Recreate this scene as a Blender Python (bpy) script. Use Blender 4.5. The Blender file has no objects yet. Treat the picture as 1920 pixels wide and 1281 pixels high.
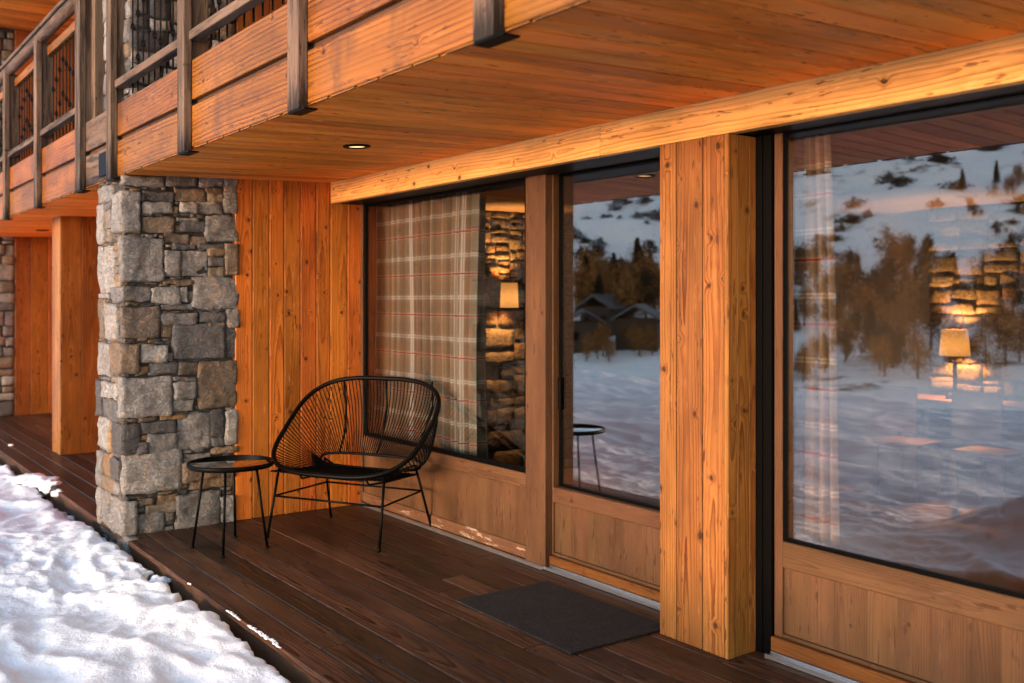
import bpy, bmesh, math, random
import numpy as np
from mathutils import Vector, Matrix
R = math.radians
random.seed(7)
SC = bpy.context.scene
COL = SC.collection

# ------------------------------------------------------------------ camera, sky, sun, exposure
F_PX, HZ, HC = 1858.0, 563.0, 1.63
YAW = math.atan2(1360.0, F_PX)                    # angle between the view axis and the wall direction
CY, SY = math.cos(YAW), math.sin(YAW)
cam = bpy.data.cameras.new('camera')
cam.sensor_width = 36.0
cam.lens = 36.0 * F_PX / 1920.0
cam.shift_y = -(640.5 - HZ) / 1920.0
cam.clip_start, cam.clip_end = 0.05, 6000
cam.dof.use_dof = True
cam.dof.focus_distance = 5.6
cam.dof.aperture_fstop = 2.0
camo = bpy.data.objects.new('camera', cam)
COL.objects.link(camo)
camo.location = (0, 0, HC)
camo.rotation_euler = (R(90), 0, math.atan2(CY, SY))
SC.camera = camo

SUN_EL, SUN_AZ = R(0.8), R(-8.0)                    # azimuth measured from -Y towards -X
w = bpy.data.worlds.new('World'); SC.world = w; w.use_nodes = True
nt = w.node_tree
bg = nt.nodes['Background']
sky = nt.nodes.new('ShaderNodeTexSky')
sky.sky_type = 'NISHITA'; sky.sun_disc = False
sky.sun_elevation = SUN_EL
sky.sun_rotation = R(180) + SUN_AZ
sky.altitude = 1800; sky.air_density = 1.0; sky.dust_density = 1.6; sky.ozone_density = 1.4
nt.links.new(sky.outputs[0], bg.inputs['Color'])
bg.inputs['Strength'].default_value = 0.15
sl = bpy.data.lights.new('sun', 'SUN')
sl.energy = 0.50; sl.angle = R(24.0); sl.color = (1.0, 0.85, 0.70)
so = bpy.data.objects.new('sun', sl); COL.objects.link(so)
sd = Vector((-math.sin(SUN_AZ) * math.cos(SUN_EL), -math.cos(SUN_AZ) * math.cos(SUN_EL), math.sin(SUN_EL)))
so.rotation_euler = sd.to_track_quat('Z', 'Y').to_euler()
so.location = (0, -20, 12)
SC.view_settings.view_transform = 'Standard'
SC.view_settings.look = 'None'
SC.view_settings.gamma = 1.0
SC.view_settings.exposure = 3.9
SC.render.engine = 'CYCLES'
SC.cycles.max_bounces = 14; SC.cycles.diffuse_bounces = 5; SC.cycles.glossy_bounces = 6
SC.cycles.transparent_max_bounces = 24
SC.cycles.use_denoising = True
SC.cycles.caustics_reflective = False; SC.cycles.caustics_refractive = False
SC.cycles.sample_clamp_indirect = 6.0


# ------------------------------------------------------------------ node helpers
class T:
    def __init__(s, name):
        s.m = bpy.data.materials.new(name); s.m.use_nodes = True
        s.t = s.m.node_tree; s.t.nodes.clear()
        s.out = s.n('ShaderNodeOutputMaterial')

    def n(s, kind, **kw):
        nd = s.t.nodes.new(kind)
        for k, v in kw.items():
            setattr(nd, k, v)
        return nd

    def put(s, sock, v):
        if isinstance(v, bpy.types.NodeSocket):
            s.t.links.new(v, sock)
        elif v is not None:
            if isinstance(v, (tuple, list)) and sock.type == 'RGBA' and len(v) == 3:
                v = (*v, 1)
            sock.default_value = v

    def math(s, op, a, b=None, c=None, clamp=False):
        nd = s.n('ShaderNodeMath', operation=op, use_clamp=clamp)
        s.put(nd.inputs[0], a); s.put(nd.inputs[1], b)
        if c is not None: s.put(nd.inputs[2], c)
        return nd.outputs[0]

    def add(s, a, b): return s.math('ADD', a, b)
    def sub(s, a, b): return s.math('SUBTRACT', a, b)
    def mul(s, a, b): return s.math('MULTIPLY', a, b)

    def sep(s, v):
        nd = s.n('ShaderNodeSeparateXYZ'); s.put(nd.inputs[0], v); return nd.outputs

    def comb(s, x, y, z):
        nd = s.n('ShaderNodeCombineXYZ')
        for i, v in enumerate((x, y, z)): s.put(nd.inputs[i], v)
        return nd.outputs[0]

    def vmul(s, v, k):
        nd = s.n('ShaderNodeVectorMath', operation='MULTIPLY'); s.put(nd.inputs[0], v); nd.inputs[1].default_value = k
        return nd.outputs[0]

    def vadd(s, v, k):
        nd = s.n('ShaderNodeVectorMath', operation='ADD'); s.put(nd.inputs[0], v); s.put(nd.inputs[1], k)
        return nd.outputs[0]

    def attr(s, name):
        nd = s.n('ShaderNodeAttribute', attribute_name=name); return nd

    def noise(s, vec, scale=1.0, detail=2.0, rough=0.5, dim='3D', dist=0.0):
        nd = s.n('ShaderNodeTexNoise', noise_dimensions=dim)
        s.put(nd.inputs['Vector'], vec)
        nd.inputs['Scale'].default_value = scale; nd.inputs['Detail'].default_value = detail
        nd.inputs['Roughness'].default_value = rough; nd.inputs['Distortion'].default_value = dist
        return nd.outputs

    def step(s, v, lo, hi, a=0.0, b=1.0):
        nd = s.n('ShaderNodeMapRange', interpolation_type='SMOOTHSTEP')
        s.put(nd.inputs[0], v)
        for i, k in enumerate((lo, hi, a, b)): s.put(nd.inputs[1 + i], k)
        return nd.outputs[0]

    def mix(s, f, a, b, mode='MIX'):
        nd = s.n('ShaderNodeMix', data_type='RGBA', blend_type=mode)
        s.put(nd.inputs[0], f); s.put(nd.inputs[6], a); s.put(nd.inputs[7], b)
        return nd.outputs[2]

    def hsv(s, c, h=0.5, sat=1.0, v=1.0):
        nd = s.n('ShaderNodeHueSaturation')
        s.put(nd.inputs['Hue'], h); s.put(nd.inputs['Saturation'], sat); s.put(nd.inputs['Value'], v); s.put(nd.inputs['Color'], c)
        return nd.outputs[0]

    def bump(s, h, strength=0.3, dist=0.01, normal=None):
        nd = s.n('ShaderNodeBump'); nd.inputs['Strength'].default_value = strength; nd.inputs['Distance'].default_value = dist
        s.put(nd.inputs['Height'], h)
        if normal is not None: s.put(nd.inputs['Normal'], normal)
        return nd.outputs[0]

    def pbr(s, color, rough=0.6, metal=0.0, normal=None, spec=0.5, **kw):
        p = s.n('ShaderNodeBsdfPrincipled')
        s.put(p.inputs['Base Color'], color); s.put(p.inputs['Roughness'], rough); s.put(p.inputs['Metallic'], metal)
        p.inputs['Specular IOR Level'].default_value = spec
        if normal is not None: s.put(p.inputs['Normal'], normal)
        for k, v in kw.items(): s.put(p.inputs[k], v)
        s.t.links.new(p.outputs[0], s.out.inputs['Surface'])
        return s.m


def wood(name, light, dark, period=0.012, ring_amt=0.55, tone=0.22, rough=0.55, streak=0.35, knots=0.30,
         knot_size=1.0, stain=None, weather=0.0, spec=0.2, knotcol=(0.035, 0.012, 0.005), bump=0.35, flecks=0.8, worn=0.0, char=None):
    t = T(name)
    gc = t.attr('gc').outputs['Vector']; rnd = t.attr('rnd').outputs['Fac']
    u, a, b = t.sep(gc)
    seed = t.mul(rnd, 83.0)
    drift = t.sep(t.noise(t.comb(t.mul(u, 0.5), seed, 0.0), 1.0, 1.5)[1])
    a2 = t.add(a, t.mul(t.sub(drift[0], 0.5), 0.10))
    b2 = t.add(b, t.mul(t.sub(drift[1], 0.5), 0.17))
    r = t.math('SQRT', t.add(t.mul(a2, a2), t.mul(b2, b2)))
    wob = t.noise(t.comb(t.add(t.mul(u, 5.0), seed), t.mul(a, 22.0), t.mul(b, 22.0)), 1.0, 2.0)[0]
    r = t.add(r, t.mul(t.sub(wob, 0.5), 0.012))
    # knots
    vo = t.n('ShaderNodeTexVoronoi', voronoi_dimensions='2D', feature='F1')
    kn = t.noise(t.comb(t.mul(u, 30.0), t.mul(a, 30.0), seed), 1.0, 1.0)
    kv = t.comb(t.add(t.mul(u, 5.2), seed), t.add(t.mul(a, 6.4), t.mul(rnd, 31.0)), 0.0)
    t.put(vo.inputs['Vector'], t.vadd(kv, t.vmul(kn[1], (0.09, 0.09, 0))))
    vo.inputs['Scale'].default_value = 1.0
    kd = vo.outputs['Distance']; kr = t.sep(vo.outputs['Color'])
    gate = t.math('GREATER_THAN', kr[0], 1.0 - knots)
    size = t.mul(t.add(t.mul(kr[1], 0.075), 0.018), knot_size)
    kmask = t.mul(t.step(t.math('DIVIDE', kd, size), 0.7, 1.25, 1.0, 0.0), gate)
    swell = t.mul(t.step(kd, 0.0, 0.24, 1.0, 0.0), gate)
    r = t.add(r, t.mul(swell, 0.020 if knots else 0.0))
    ring = t.math('POWER', t.math('FRACT', t.math('DIVIDE', r, period)), 2.4)
    ring2 = t.math('PINGPONG', t.math('DIVIDE', r, period * 0.37), 1.0)
    fib = t.noise(t.comb(t.mul(u, 4.0), t.mul(a, 170.0), t.add(t.mul(b, 170.0), seed)), 1.0, 2.0)[0]
    blot = t.noise(t.comb(t.mul(u, 1.3), t.mul(a, 5.0), t.add(t.mul(b, 5.0), seed)), 1.0, 3.0, 0.6)[0]
    g = t.add(t.mul(ring, 0.72), t.mul(ring2, 0.22))
    amt = t.mul(ring_amt, t.step(t.noise(t.comb(t.mul(u, 1.1), t.mul(a, 7.0), t.add(seed, 5.0)), 1.0, 1.0)[0], 0.25, 0.6, 0.5, 1.3))
    col = t.mix(t.math('MINIMUM', t.mul(g, amt), 1.0), light, dark)
    col = t.mix(t.step(wob, 0.60, 0.78, 0.0, 0.35), col, dark)
    val = t.add(1.0, t.mul(t.sub(fib, 0.5), streak))
    val = t.mul(val, t.add(1.0, t.mul(t.sub(blot, 0.5), 1.5)))
    r2 = t.math('FRACT', t.mul(rnd, 17.31))
    val = t.mul(val, t.add(1.0 - tone * 0.5, t.mul(r2, tone)))
    col = t.hsv(col, t.add(0.494, t.mul(t.math('FRACT', t.mul(rnd, 7.77)), 0.012)), 1.0, val)
    if stain:
        st = t.noise(t.comb(t.mul(u, 2.6), t.mul(a, 1.2), seed), 1.0, 4.0, 0.6)[0]
        st = t.mul(t.step(st, 0.52, 0.72), stain)
        col = t.mix(st, col, t.mix(0.75, col, (0.05, 0.026, 0.016)))
    if weather:
        wn = t.noise(t.comb(t.mul(u, 1.8), t.mul(a, 16.0), t.add(t.mul(b, 16.0), seed)), 1.0, 4.0, 0.65)[0]
        col = t.mix(t.mul(t.step(wn, 0.44, 0.64), weather), col, (0.028, 0.019, 0.015))
    if worn:
        wv = t.noise(t.comb(t.mul(u, 4.5), t.mul(a, 30.0), seed), 1.0, 5.0, 0.7)[0]
        col = t.mix(t.mul(t.step(wv, 0.57, 0.61), worn), col, (0.42, 0.29, 0.19))
    if char:
        oz = t.sep(t.n('ShaderNodeTexCoord').outputs['Object'])[2]
        cn = t.noise(t.comb(t.mul(u, 3.0), t.mul(a, 40.0), t.add(t.mul(b, 40.0), seed)), 1.0, 3.0, 0.6)[0]
        cz = t.add(oz, t.mul(t.sub(cn, 0.5), 0.45))
        col = t.mix(t.step(cz, char[0], char[1], 0.92, 0.0), col, (0.008, 0.0055, 0.0045))
    halo = t.mul(t.step(t.math('DIVIDE', kd, size), 1.0, 2.6, 1.0, 0.0), gate)
    col = t.mix(t.mul(halo, 0.42), col, dark)
    col = t.mix(t.mul(kmask, 0.86), col, knotcol)
    h = t.add(t.add(t.mul(g, 0.6), t.mul(fib, 0.5)), t.mul(kmask, -0.6))
    fl = t.noise(t.comb(t.add(t.mul(u, 11.0), seed), t.mul(a, 62.0), t.add(t.mul(b, 62.0), seed)), 1.0, 2.0)[0]
    band = t.step(t.noise(t.comb(t.mul(u, 1.7), t.mul(a, 16.0), t.add(seed, 11.0)), 1.0, 1.0)[0], 0.46, 0.6)
    fleck = t.mul(t.step(fl, 0.61, 0.68), band)
    col = t.mix(t.mul(fleck, flecks), col, t.mix(0.6, dark, knotcol))
    lite = t.mul(t.step(fl, 0.30, 0.39, 1.0, 0.0), band)
    col = t.mix(t.mul(lite, flecks * 0.5), col, t.hsv(light, 0.5, 0.88, 1.35))
    nrm = t.bump(h, bump, 0.003)
    rr = t.add(rough, t.mul(t.sub(fib, 0.5), 0.25))
    return t.pbr(col, rr, 0, nrm, spec)


def plain(name, color, rough=0.5, metal=0.0, spec=0.5, var=0.0, bump=0.0, scale=40.0):
    t = T(name)
    nrm = None; col = color
    if var or bump:
        co = t.n('ShaderNodeTexCoord').outputs['Object']
        nz = t.noise(co, scale, 4.0, 0.6)[0]
        if var: col = t.hsv(color, 0.5, 1.0, t.add(1.0 - var * 0.5, t.mul(nz, var)))
        if bump: nrm = t.bump(nz, bump, 0.004)
    return t.pbr(col, rough, metal, nrm, spec)


M = {}
M['larch'] = wood('larch_facade', (0.265, 0.108, 0.025), (0.098, 0.026, 0.004), period=0.015, knots=0.62, rough=0.5, ring_amt=0.95, knot_size=0.95, tone=0.4)
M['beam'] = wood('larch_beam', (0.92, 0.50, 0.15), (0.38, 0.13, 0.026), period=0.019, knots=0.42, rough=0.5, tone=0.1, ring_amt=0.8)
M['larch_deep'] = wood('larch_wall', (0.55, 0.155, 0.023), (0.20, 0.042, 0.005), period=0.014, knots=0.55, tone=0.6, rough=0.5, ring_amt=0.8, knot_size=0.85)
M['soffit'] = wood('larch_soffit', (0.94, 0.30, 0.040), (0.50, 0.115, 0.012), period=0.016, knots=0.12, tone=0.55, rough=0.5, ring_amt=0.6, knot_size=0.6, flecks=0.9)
M['fascia'] = wood('fascia_boards', (0.255, 0.090, 0.014), (0.080, 0.019, 0.003), period=0.024, knots=0.12, ring_amt=0.95, stain=0.75, rough=0.45)
M['frame'] = wood('window_frame_wood', (0.102, 0.048, 0.021), (0.055, 0.023, 0.010), period=0.011, knots=0.07, knot_size=0.6, ring_amt=0.75, tone=0.06, rough=0.5, streak=0.25)
M['sill'] = wood('sill_wood', (0.16, 0.055, 0.013), (0.085, 0.025, 0.006), knots=0.1, rough=0.45)
M['deck'] = wood('deck_boards', (0.086, 0.040, 0.021), (0.018, 0.0068, 0.0034), period=0.017, knots=0.14, knot_size=0.6, tone=0.75, rough=0.42, streak=1.3, ring_amt=0.95,
                 weather=0.35, knotcol=(0.012, 0.007, 0.005), bump=0.4, spec=0.08)
M['post'] = wood('weathered_posts', (0.155, 0.098, 0.066), (0.042, 0.025, 0.016), period=0.011, knots=0.12, knot_size=0.7, weather=0.9, char=(2.46, 2.68), rough=0.7, streak=0.6, tone=0.35, bump=0.45)
M['larch_shaded'] = wood('larch_upper_wall_shaded', (0.26, 0.085, 0.018), (0.12, 0.03, 0.006), knots=0.3, tone=0.4, rough=0.6)  # darker larch for the upper walls, their shade put into the colour
M['larch_bay_shaded'] = wood('larch_far_bay_shaded', (0.26, 0.078, 0.012), (0.10, 0.022, 0.003), knots=0.5, tone=0.5, rough=0.5, ring_amt=0.8)  # larch darkened for far bay wall and pier side, shade in the colour
M['frame_worn'] = wood('worn_plinth_wood', (0.15, 0.070, 0.032), (0.085, 0.036, 0.015), knots=0.05, worn=0.8)
M['dark_wood'] = wood('dark_wood', (0.09, 0.045, 0.025), (0.04, 0.02, 0.012), knots=0.1)
M['black'] = plain('black_metal', (0.0016, 0.0015, 0.0015), 0.45, 0.0, 0.07)
M['iron'] = plain('wrought_iron', (0.002, 0.0018, 0.0017), 0.4, 0.0, 0.12)
M['rubber'] = plain('black_gasket', (0.001, 0.001, 0.001), 0.6, 0.0, 0.05)
M['alu'] = plain('aluminium', (0.55, 0.53, 0.52), 0.3, 0.9, var=0.2)
M['mortar'] = plain('mortar', (0.026, 0.023, 0.022), 0.95, var=0.8, bump=0.9, scale=28)
M['gap_shade'] = plain('dark_gap_shade', (0.03, 0.026, 0.024), 0.95, var=0.9, bump=0.9, scale=30)  # dark colour stands in for shade in the gap along the deck
M['cord'] = plain('black_cord', (0.0016, 0.0014, 0.0013), 0.6, 0.0, 0.06)
M['room'] = plain('dim_plaster', (0.10, 0.07, 0.05), 0.8)


def stone_mat(dim=1.0):
    t = T('field_stone' if dim == 1.0 else 'indoor_stone_dimmed')
    base = t.attr('scol').outputs['Color']
    co = t.n('ShaderNodeTexCoord').outputs['Object']
    n1 = t.noise(co, 9.0, 6.0, 0.65, dist=0.6)
    n2 = t.noise(co, 48.0, 5.0, 0.7)[0]
    vein = t.noise(t.vmul(co, (6, 6, 14)), 1.6, 5.0, 0.6, dist=2.2)[0]
    vm = t.step(t.math('ABSOLUTE', t.sub(vein, 0.5)), 0.0, 0.035, 1.0, 0.0)
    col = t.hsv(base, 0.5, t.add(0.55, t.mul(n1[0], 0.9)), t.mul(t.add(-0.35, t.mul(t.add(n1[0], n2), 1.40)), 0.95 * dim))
    col = t.mix(t.mul(t.step(t.sep(n1[1])[2], 0.52, 0.66), 0.45), col, t.mix(1.0, col, (1.25, 0.86, 0.55), 'MULTIPLY'))
    col = t.mix(t.mul(vm, 0.35), col, (0.42, 0.37, 0.32))
    h = t.add(t.mul(n1[0], 1.0), t.add(t.mul(n2, 0.5), t.mul(vm, 0.2)))
    return t.pbr(col, 0.78, 0, t.bump(h, 1.0, 0.03), 0.3)


M['stone'] = stone_mat()
M['stone_dimmed'] = stone_mat(0.3)  # same stone darkened, the unlit room is put into its colour


def snow_mat(name, far=False):
    t = T(name)
    co = t.n('ShaderNodeTexCoord').outputs['Object']
    if far:
        n = t.noise(co, 0.035, 6.0, 0.62)[0]
        n2 = t.noise(t.vmul(co, (1, 1, 2.2)), 0.16, 5.0, 0.7)[0]
        m = t.mul(t.step(n, 0.52, 0.64), t.step(n2, 0.50, 0.60))
        col = t.mix(m, (0.93, 0.89, 0.89), (0.14, 0.10, 0.08))
        return t.pbr(col, 0.8, 0, t.bump(t.noise(co, 0.4, 5.0, 0.6)[0], 0.6, 1.2), 0.2)
    n = t.noise(co, 22.0, 6.0, 0.7)[0]
    n2 = t.noise(co, 160.0, 3.0, 0.6)[0]
    nrm = t.bump(t.add(t.mul(n, 0.8), t.add(t.mul(n2, 0.15), t.mul(t.noise(co, 50.0, 4.0, 0.65)[0], 0.5))), 0.45, 0.03)
    return t.pbr((0.86, 0.855, 0.89), 0.65, 0, nrm, 0.3)


M['snow'] = snow_mat('snow')
M['snow_far'] = snow_mat('snow_slope', True)


def glass_mat(name, base, tint):
    t = T(name)
    gl = t.n('ShaderNodeBsdfGlossy'); gl.inputs['Roughness'].default_value = 0.0; gl.inputs['Color'].default_value = tint
    tr = t.n('ShaderNodeBsdfTransparent'); tr.inputs['Color'].default_value = (0.93, 0.92, 0.90, 1)
    lw = t.n('ShaderNodeLayerWeight'); lw.inputs['Blend'].default_value = 0.5
    fac = t.math('ADD', t.mul(t.math('POWER', lw.outputs['Facing'], 3.0), 0.6), base, clamp=True)
    mx = t.n('ShaderNodeMixShader')
    t.put(mx.inputs[0], fac); t.put(mx.inputs[1], tr.outputs[0]); t.put(mx.inputs[2], gl.outputs[0])
    t.t.links.new(mx.outputs[0], t.out.inputs['Surface'])
    return t.m


M['glass'] = glass_mat('coated_window_glass', 0.225, (1.0, 0.885, 0.82, 1))
M['clear_glass'] = glass_mat('clear_window_glass', 0.06, (1.0, 0.95, 0.92, 1))


def table_glass():
    t = T('table_glass')
    gl = t.n('ShaderNodeBsdfGlossy'); gl.inputs['Roughness'].default_value = 0.03
    tr = t.n('ShaderNodeBsdfTransparent'); tr.inputs['Color'].default_value = (0.80, 0.79, 0.78, 1)
    fr = t.n('ShaderNodeFresnel'); fr.inputs['IOR'].default_value = 1.5
    mx = t.n('ShaderNodeMixShader')
    t.put(mx.inputs[0], t.math('ADD', fr.outputs[0], 0.10, clamp=True)); t.put(mx.inputs[1], tr.outputs[0]); t.put(mx.inputs[2], gl.outputs[0])
    t.t.links.new(mx.outputs[0], t.out.inputs['Surface'])
    return t.m


M['table_glass'] = table_glass()


def emit(name, col, strength, base=None):
    t = T(name)
    return t.pbr(base or col, 0.6, 0, None, 0.3, **{'Emission Color': (*col, 1), 'Emission Strength': strength})


M['lit_disc'] = emit('downlight_diffuser', (1.0, 0.70, 0.26), 0.095, (0.8, 0.8, 0.7))
M['shade'] = None


def shade_mat():
    t = T('lit_lamp_shade'); z = t.sep(t.n('ShaderNodeTexCoord').outputs['Generated'])[2]
    k = t.math('SUBTRACT', z, 0.38); f = t.step(t.math('ABSOLUTE', k), 0.0, 0.65, 1.0, 0.45)
    return t.pbr((0.3, 0.2, 0.1), 0.7, 0, None, 0.2, **{'Emission Color': (1.0, 0.40, 0.085, 1), 'Emission Strength': t.mul(f, 0.095)})


M['shade'] = shade_mat()


def plaid_mat(name='plaid_curtain', mul=(0.60, 0.74, 0.88)):
    t = T(name)
    u, z, _ = t.sep(t.attr('gc').outputs['Vector'])

    def line(x, period, pos, half):
        f = t.math('FRACT', t.math('DIVIDE', x, period))
        return t.step(t.math('ABSOLUTE', t.sub(f, pos)), half * 0.7, half * 1.2, 1.0, 0.0)
    col = (0.30, 0.215, 0.14)
    for x in (z, u):
        p = 0.30 if x is z else 0.34
        col = t.mix(t.mul(line(x, p, 0.25, 0.13), 0.45), col, (0.17, 0.125, 0.085))
        col = t.mix(t.mul(line(x, p, 0.75, 0.13), 0.35), col, (0.20, 0.15, 0.10))
        col = t.mix(t.mul(line(x, p, 0.5, 0.055), 0.45), col, (0.60, 0.52, 0.43))
        col = t.mix(t.mul(line(x, p, 0.47, 0.013), 0.8), col, (0.68, 0.60, 0.52))
        col = t.mix(t.mul(line(x, p, 0.53, 0.013), 0.8), col, (0.68, 0.60, 0.52))
        col = t.mix(t.mul(line(x, p, 0.06, 0.05), 0.4), col, (0.55, 0.47, 0.38))
    col = t.mix(t.mul(line(u, 0.34, 0.06, 0.010), 0.75), col, (0.30, 0.05, 0.03))
    col = t.mix(t.mul(line(z, 0.30, 0.06, 0.016), 0.95), col, (0.42, 0.022, 0.018))
    wv = t.noise(t.comb(t.mul(u, 500.0), t.mul(z, 500.0), 0.0), 1.0, 2.0)[0]
    col = t.mix(1.0, col, mul, 'MULTIPLY')
    col = t.hsv(col, 0.5, 1.0, t.add(0.8, t.mul(wv, 0.4)))
    p = t.n('ShaderNodeBsdfDiffuse'); t.put(p.inputs[0], col)
    q = t.n('ShaderNodeBsdfTranslucent'); t.put(q.inputs[0], col)
    mx = t.n('ShaderNodeMixShader'); mx.inputs[0].default_value = 0.15
    t.put(mx.inputs[1], p.outputs[0]); t.put(mx.inputs[2], q.outputs[0])
    t.t.links.new(mx.outputs[0], t.out.inputs['Surface'])
    return t.m


M['plaid'] = plaid_mat()
M['sheer'] = plaid_mat('pale_plaid_curtain', (1.15, 1.1, 1.1))


def mat_mat():
    t = T('fibre_mat')
    co = t.n('ShaderNodeTexCoord').outputs['Object']
    n = t.noise(co, 190.0, 3.0, 0.7, dist=1.0)[0]
    n2 = t.noise(co, 12.0, 4.0, 0.6)[0]
    col = t.mix(t.step(n, 0.35, 0.7), (0.008, 0.006, 0.006), (0.055, 0.044, 0.042))
    col = t.hsv(col, 0.5, 1.0, t.add(0.55, t.mul(n2, 0.9)))
    return t.pbr(col, 0.95, 0, t.bump(n, 0.9, 0.006), 0.15)


M['doormat'] = mat_mat()


# ------------------------------------------------------------------ object helpers
def link(name, me, mat, parent=None):
    o = bpy.data.objects.new(name, me); COL.objects.link(o)
    if mat is not None: me.materials.append(mat)
    if parent is not None: o.parent = parent
    return o


def tag(o, label=None, cat=None, group=None, kind=None):
    if label: o['label'] = label
    if cat: o['category'] = cat
    if group: o['group'] = group
    if kind: o['kind'] = kind
    return o


def empty(name, loc=(0, 0, 0), rz=0.0, parent=None):
    o = bpy.data.objects.new(name, None); COL.objects.link(o)
    o.location = loc; o.rotation_euler = (0, 0, rz); o.empty_display_size = 0.1
    if parent is not None: o.parent = parent
    return o


class Boards:
    """Collects chamfered boards with per-board grain coordinates; builds ONE mesh."""

    def __init__(s): s.v = []; s.f = []; s.gc = []; s.rnd = []

    def box(s, lo, hi, g=None, ch=0.002, rnd=None, pith=None):
        lo = Vector(lo); hi = Vector(hi)
        d = hi - lo
        if g is None: g = max(range(3), key=lambda i: d[i])
        rest = [i for i in range(3) if i != g]
        rest.sort(key=lambda i: -d[i])
        rn = random.random() if rnd is None else rnd
        c = (lo + hi) / 2
        oa = random.uniform(-0.3, 0.3) * d[rest[0]]
        ob = random.uniform(0.010, 0.055) if pith is None else pith
        ou = random.uniform(0, 40)
        ch = min(ch, min(d) * 0.3)
        idx = {}
        for sx in (0, 1):
            for sy in (0, 1):
                for sz in (0, 1):
                    sg = (sx, sy, sz)
                    for a in range(3):
                        p = [0, 0, 0]
                        for i in range(3):
                            full = hi[i] if sg[i] else lo[i]
                            p[i] = full if i == a else full + (-ch if sg[i] else ch)
                        idx[(sg, a)] = len(s.v); s.v.append(tuple(p))
                        s.gc.append((p[g] + ou, p[rest[0]] - c[rest[0]] + oa, p[rest[1]] - c[rest[1]] + ob)); s.rnd.append(rn)

        def key(a, va, b, vb, cc, vc):
            k = [0, 0, 0]; k[a] = va; k[b] = vb; k[cc] = vc; return tuple(k)
        faces = []
        for a in range(3):
            b, cc = [i for i in range(3) if i != a]
            for va in (0, 1):
                faces.append([idx[(key(a, va, b, p, cc, q), a)] for p, q in ((0, 0), (1, 0), (1, 1), (0, 1))])
        for a in range(3):
            for b in range(a + 1, 3):
                cc = 3 - a - b
                for va in (0, 1):
                    for vb in (0, 1):
                        k0 = key(a, va, b, vb, cc, 0); k1 = key(a, va, b, vb, cc, 1)
                        faces.append([idx[(k0, a)], idx[(k0, b)], idx[(k1, b)], idx[(k1, a)]])
        for sx in (0, 1):
            for sy in (0, 1):
                for sz in (0, 1):
                    faces.append([idx[((sx, sy, sz), i)] for i in range(3)])
        for f in faces:
            p = [Vector(s.v[i]) for i in f]
            n = (p[1] - p[0]).cross(p[2] - p[0])
            m = sum(p, Vector()) / len(p) - c
            if n.dot(m) < 0: f.reverse()
            s.f.append(f)
        return s

    def build(s, name, mat, parent=None, shear=None, origin=None):
        v = s.v
        if shear: v = [shear(p) for p in v]
        if origin is not None: v = [(p[0] - origin[0], p[1] - origin[1], p[2] - origin[2]) for p in v]
        me = bpy.data.meshes.new(name); me.from_pydata(v, [], s.f)
        at = me.attributes.new('gc', 'FLOAT_VECTOR', 'POINT'); at.data.foreach_set('vector', np.array(s.gc, 'f').ravel())
        at = me.attributes.new('rnd', 'FLOAT', 'POINT'); at.data.foreach_set('value', np.array(s.rnd, 'f'))
        me.update()
        o = link(name, me, mat, parent)
        if origin is not None: o.location = origin
        return o


def one(name, lo, hi, mat, parent=None, g=None, ch=0.002, origin=None, **kw):
    return Boards().box(lo, hi, g, ch, **kw).build(name, mat, parent, origin=origin)


class Tubes:
    def __init__(s): s.v = []; s.f = []

    def tube(s, pts, r, n=8, closed=False, cap=True):
        pts = [Vector(p) for p in pts]; m = len(pts)
        rs = r if isinstance(r, (list, tuple)) else [r] * m
        prev = None; base = len(s.v)
        for i, p in enumerate(pts):
            if closed: tdir = pts[(i + 1) % m] - pts[i - 1]
            else: tdir = pts[min(i + 1, m - 1)] - pts[max(i - 1, 0)]
            tdir.normalize()
            if prev is None:
                ax = Vector((0, 0, 1)) if abs(tdir.z) < 0.9 else Vector((1, 0, 0))
                prev = tdir.cross(ax).normalized()
            prev = (prev - tdir * prev.dot(tdir)).normalized()
            q = tdir.cross(prev)
            for k in range(n):
                an = 2 * math.pi * k / n
                s.v.append(tuple(p + (prev * math.cos(an) + q * math.sin(an)) * rs[i]))
        for i in range(m if closed else m - 1):
            for k in range(n):
                a = base + i * n + k; b = base + i * n + (k + 1) % n
                c2 = base + ((i + 1) % m) * n + (k + 1) % n; d = base + ((i + 1) % m) * n + k
                s.f.append((a, d, c2, b))
        if not closed and cap:
            s.f.append(tuple(base + k for k in range(n)))
            s.f.append(tuple(base + (m - 1) * n + k for k in reversed(range(n))))
        return s

    def lathe(s, prof, n=32, c=(0, 0, 0)):
        base = len(s.v)
        for (r, z) in prof:
            for k in range(n):
                an = 2 * math.pi * k / n
                s.v.append((c[0] + r * math.cos(an), c[1] + r * math.sin(an), c[2] + z))
        for i in range(len(prof) - 1):
            for k in range(n):
                s.f.append((base + i * n + k, base + i * n + (k + 1) % n, base + (i + 1) * n + (k + 1) % n, base + (i + 1) * n + k))
        return s

    def build(s, name, mat, parent=None, smooth=True, gc=False):
        me = bpy.data.meshes.new(name); me.from_pydata(s.v, [], s.f)
        if smooth: me.polygons.foreach_set('use_smooth', [True] * len(me.polygons))
        me.update()
        o = link(name, me, mat, parent)
        if gc:
            at = me.attributes.new('gc', 'FLOAT_VECTOR', 'POINT'); at.data.foreach_set('vector', np.array([(p[0], p[1], p[2]) for p in s.v], 'f').ravel())
        return o


def fix_normals(o):
    bm = bmesh.new(); bm.from_mesh(o.data); bmesh.ops.recalc_face_normals(bm, faces=bm.faces); bm.to_mesh(o.data); bm.free()


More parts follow.
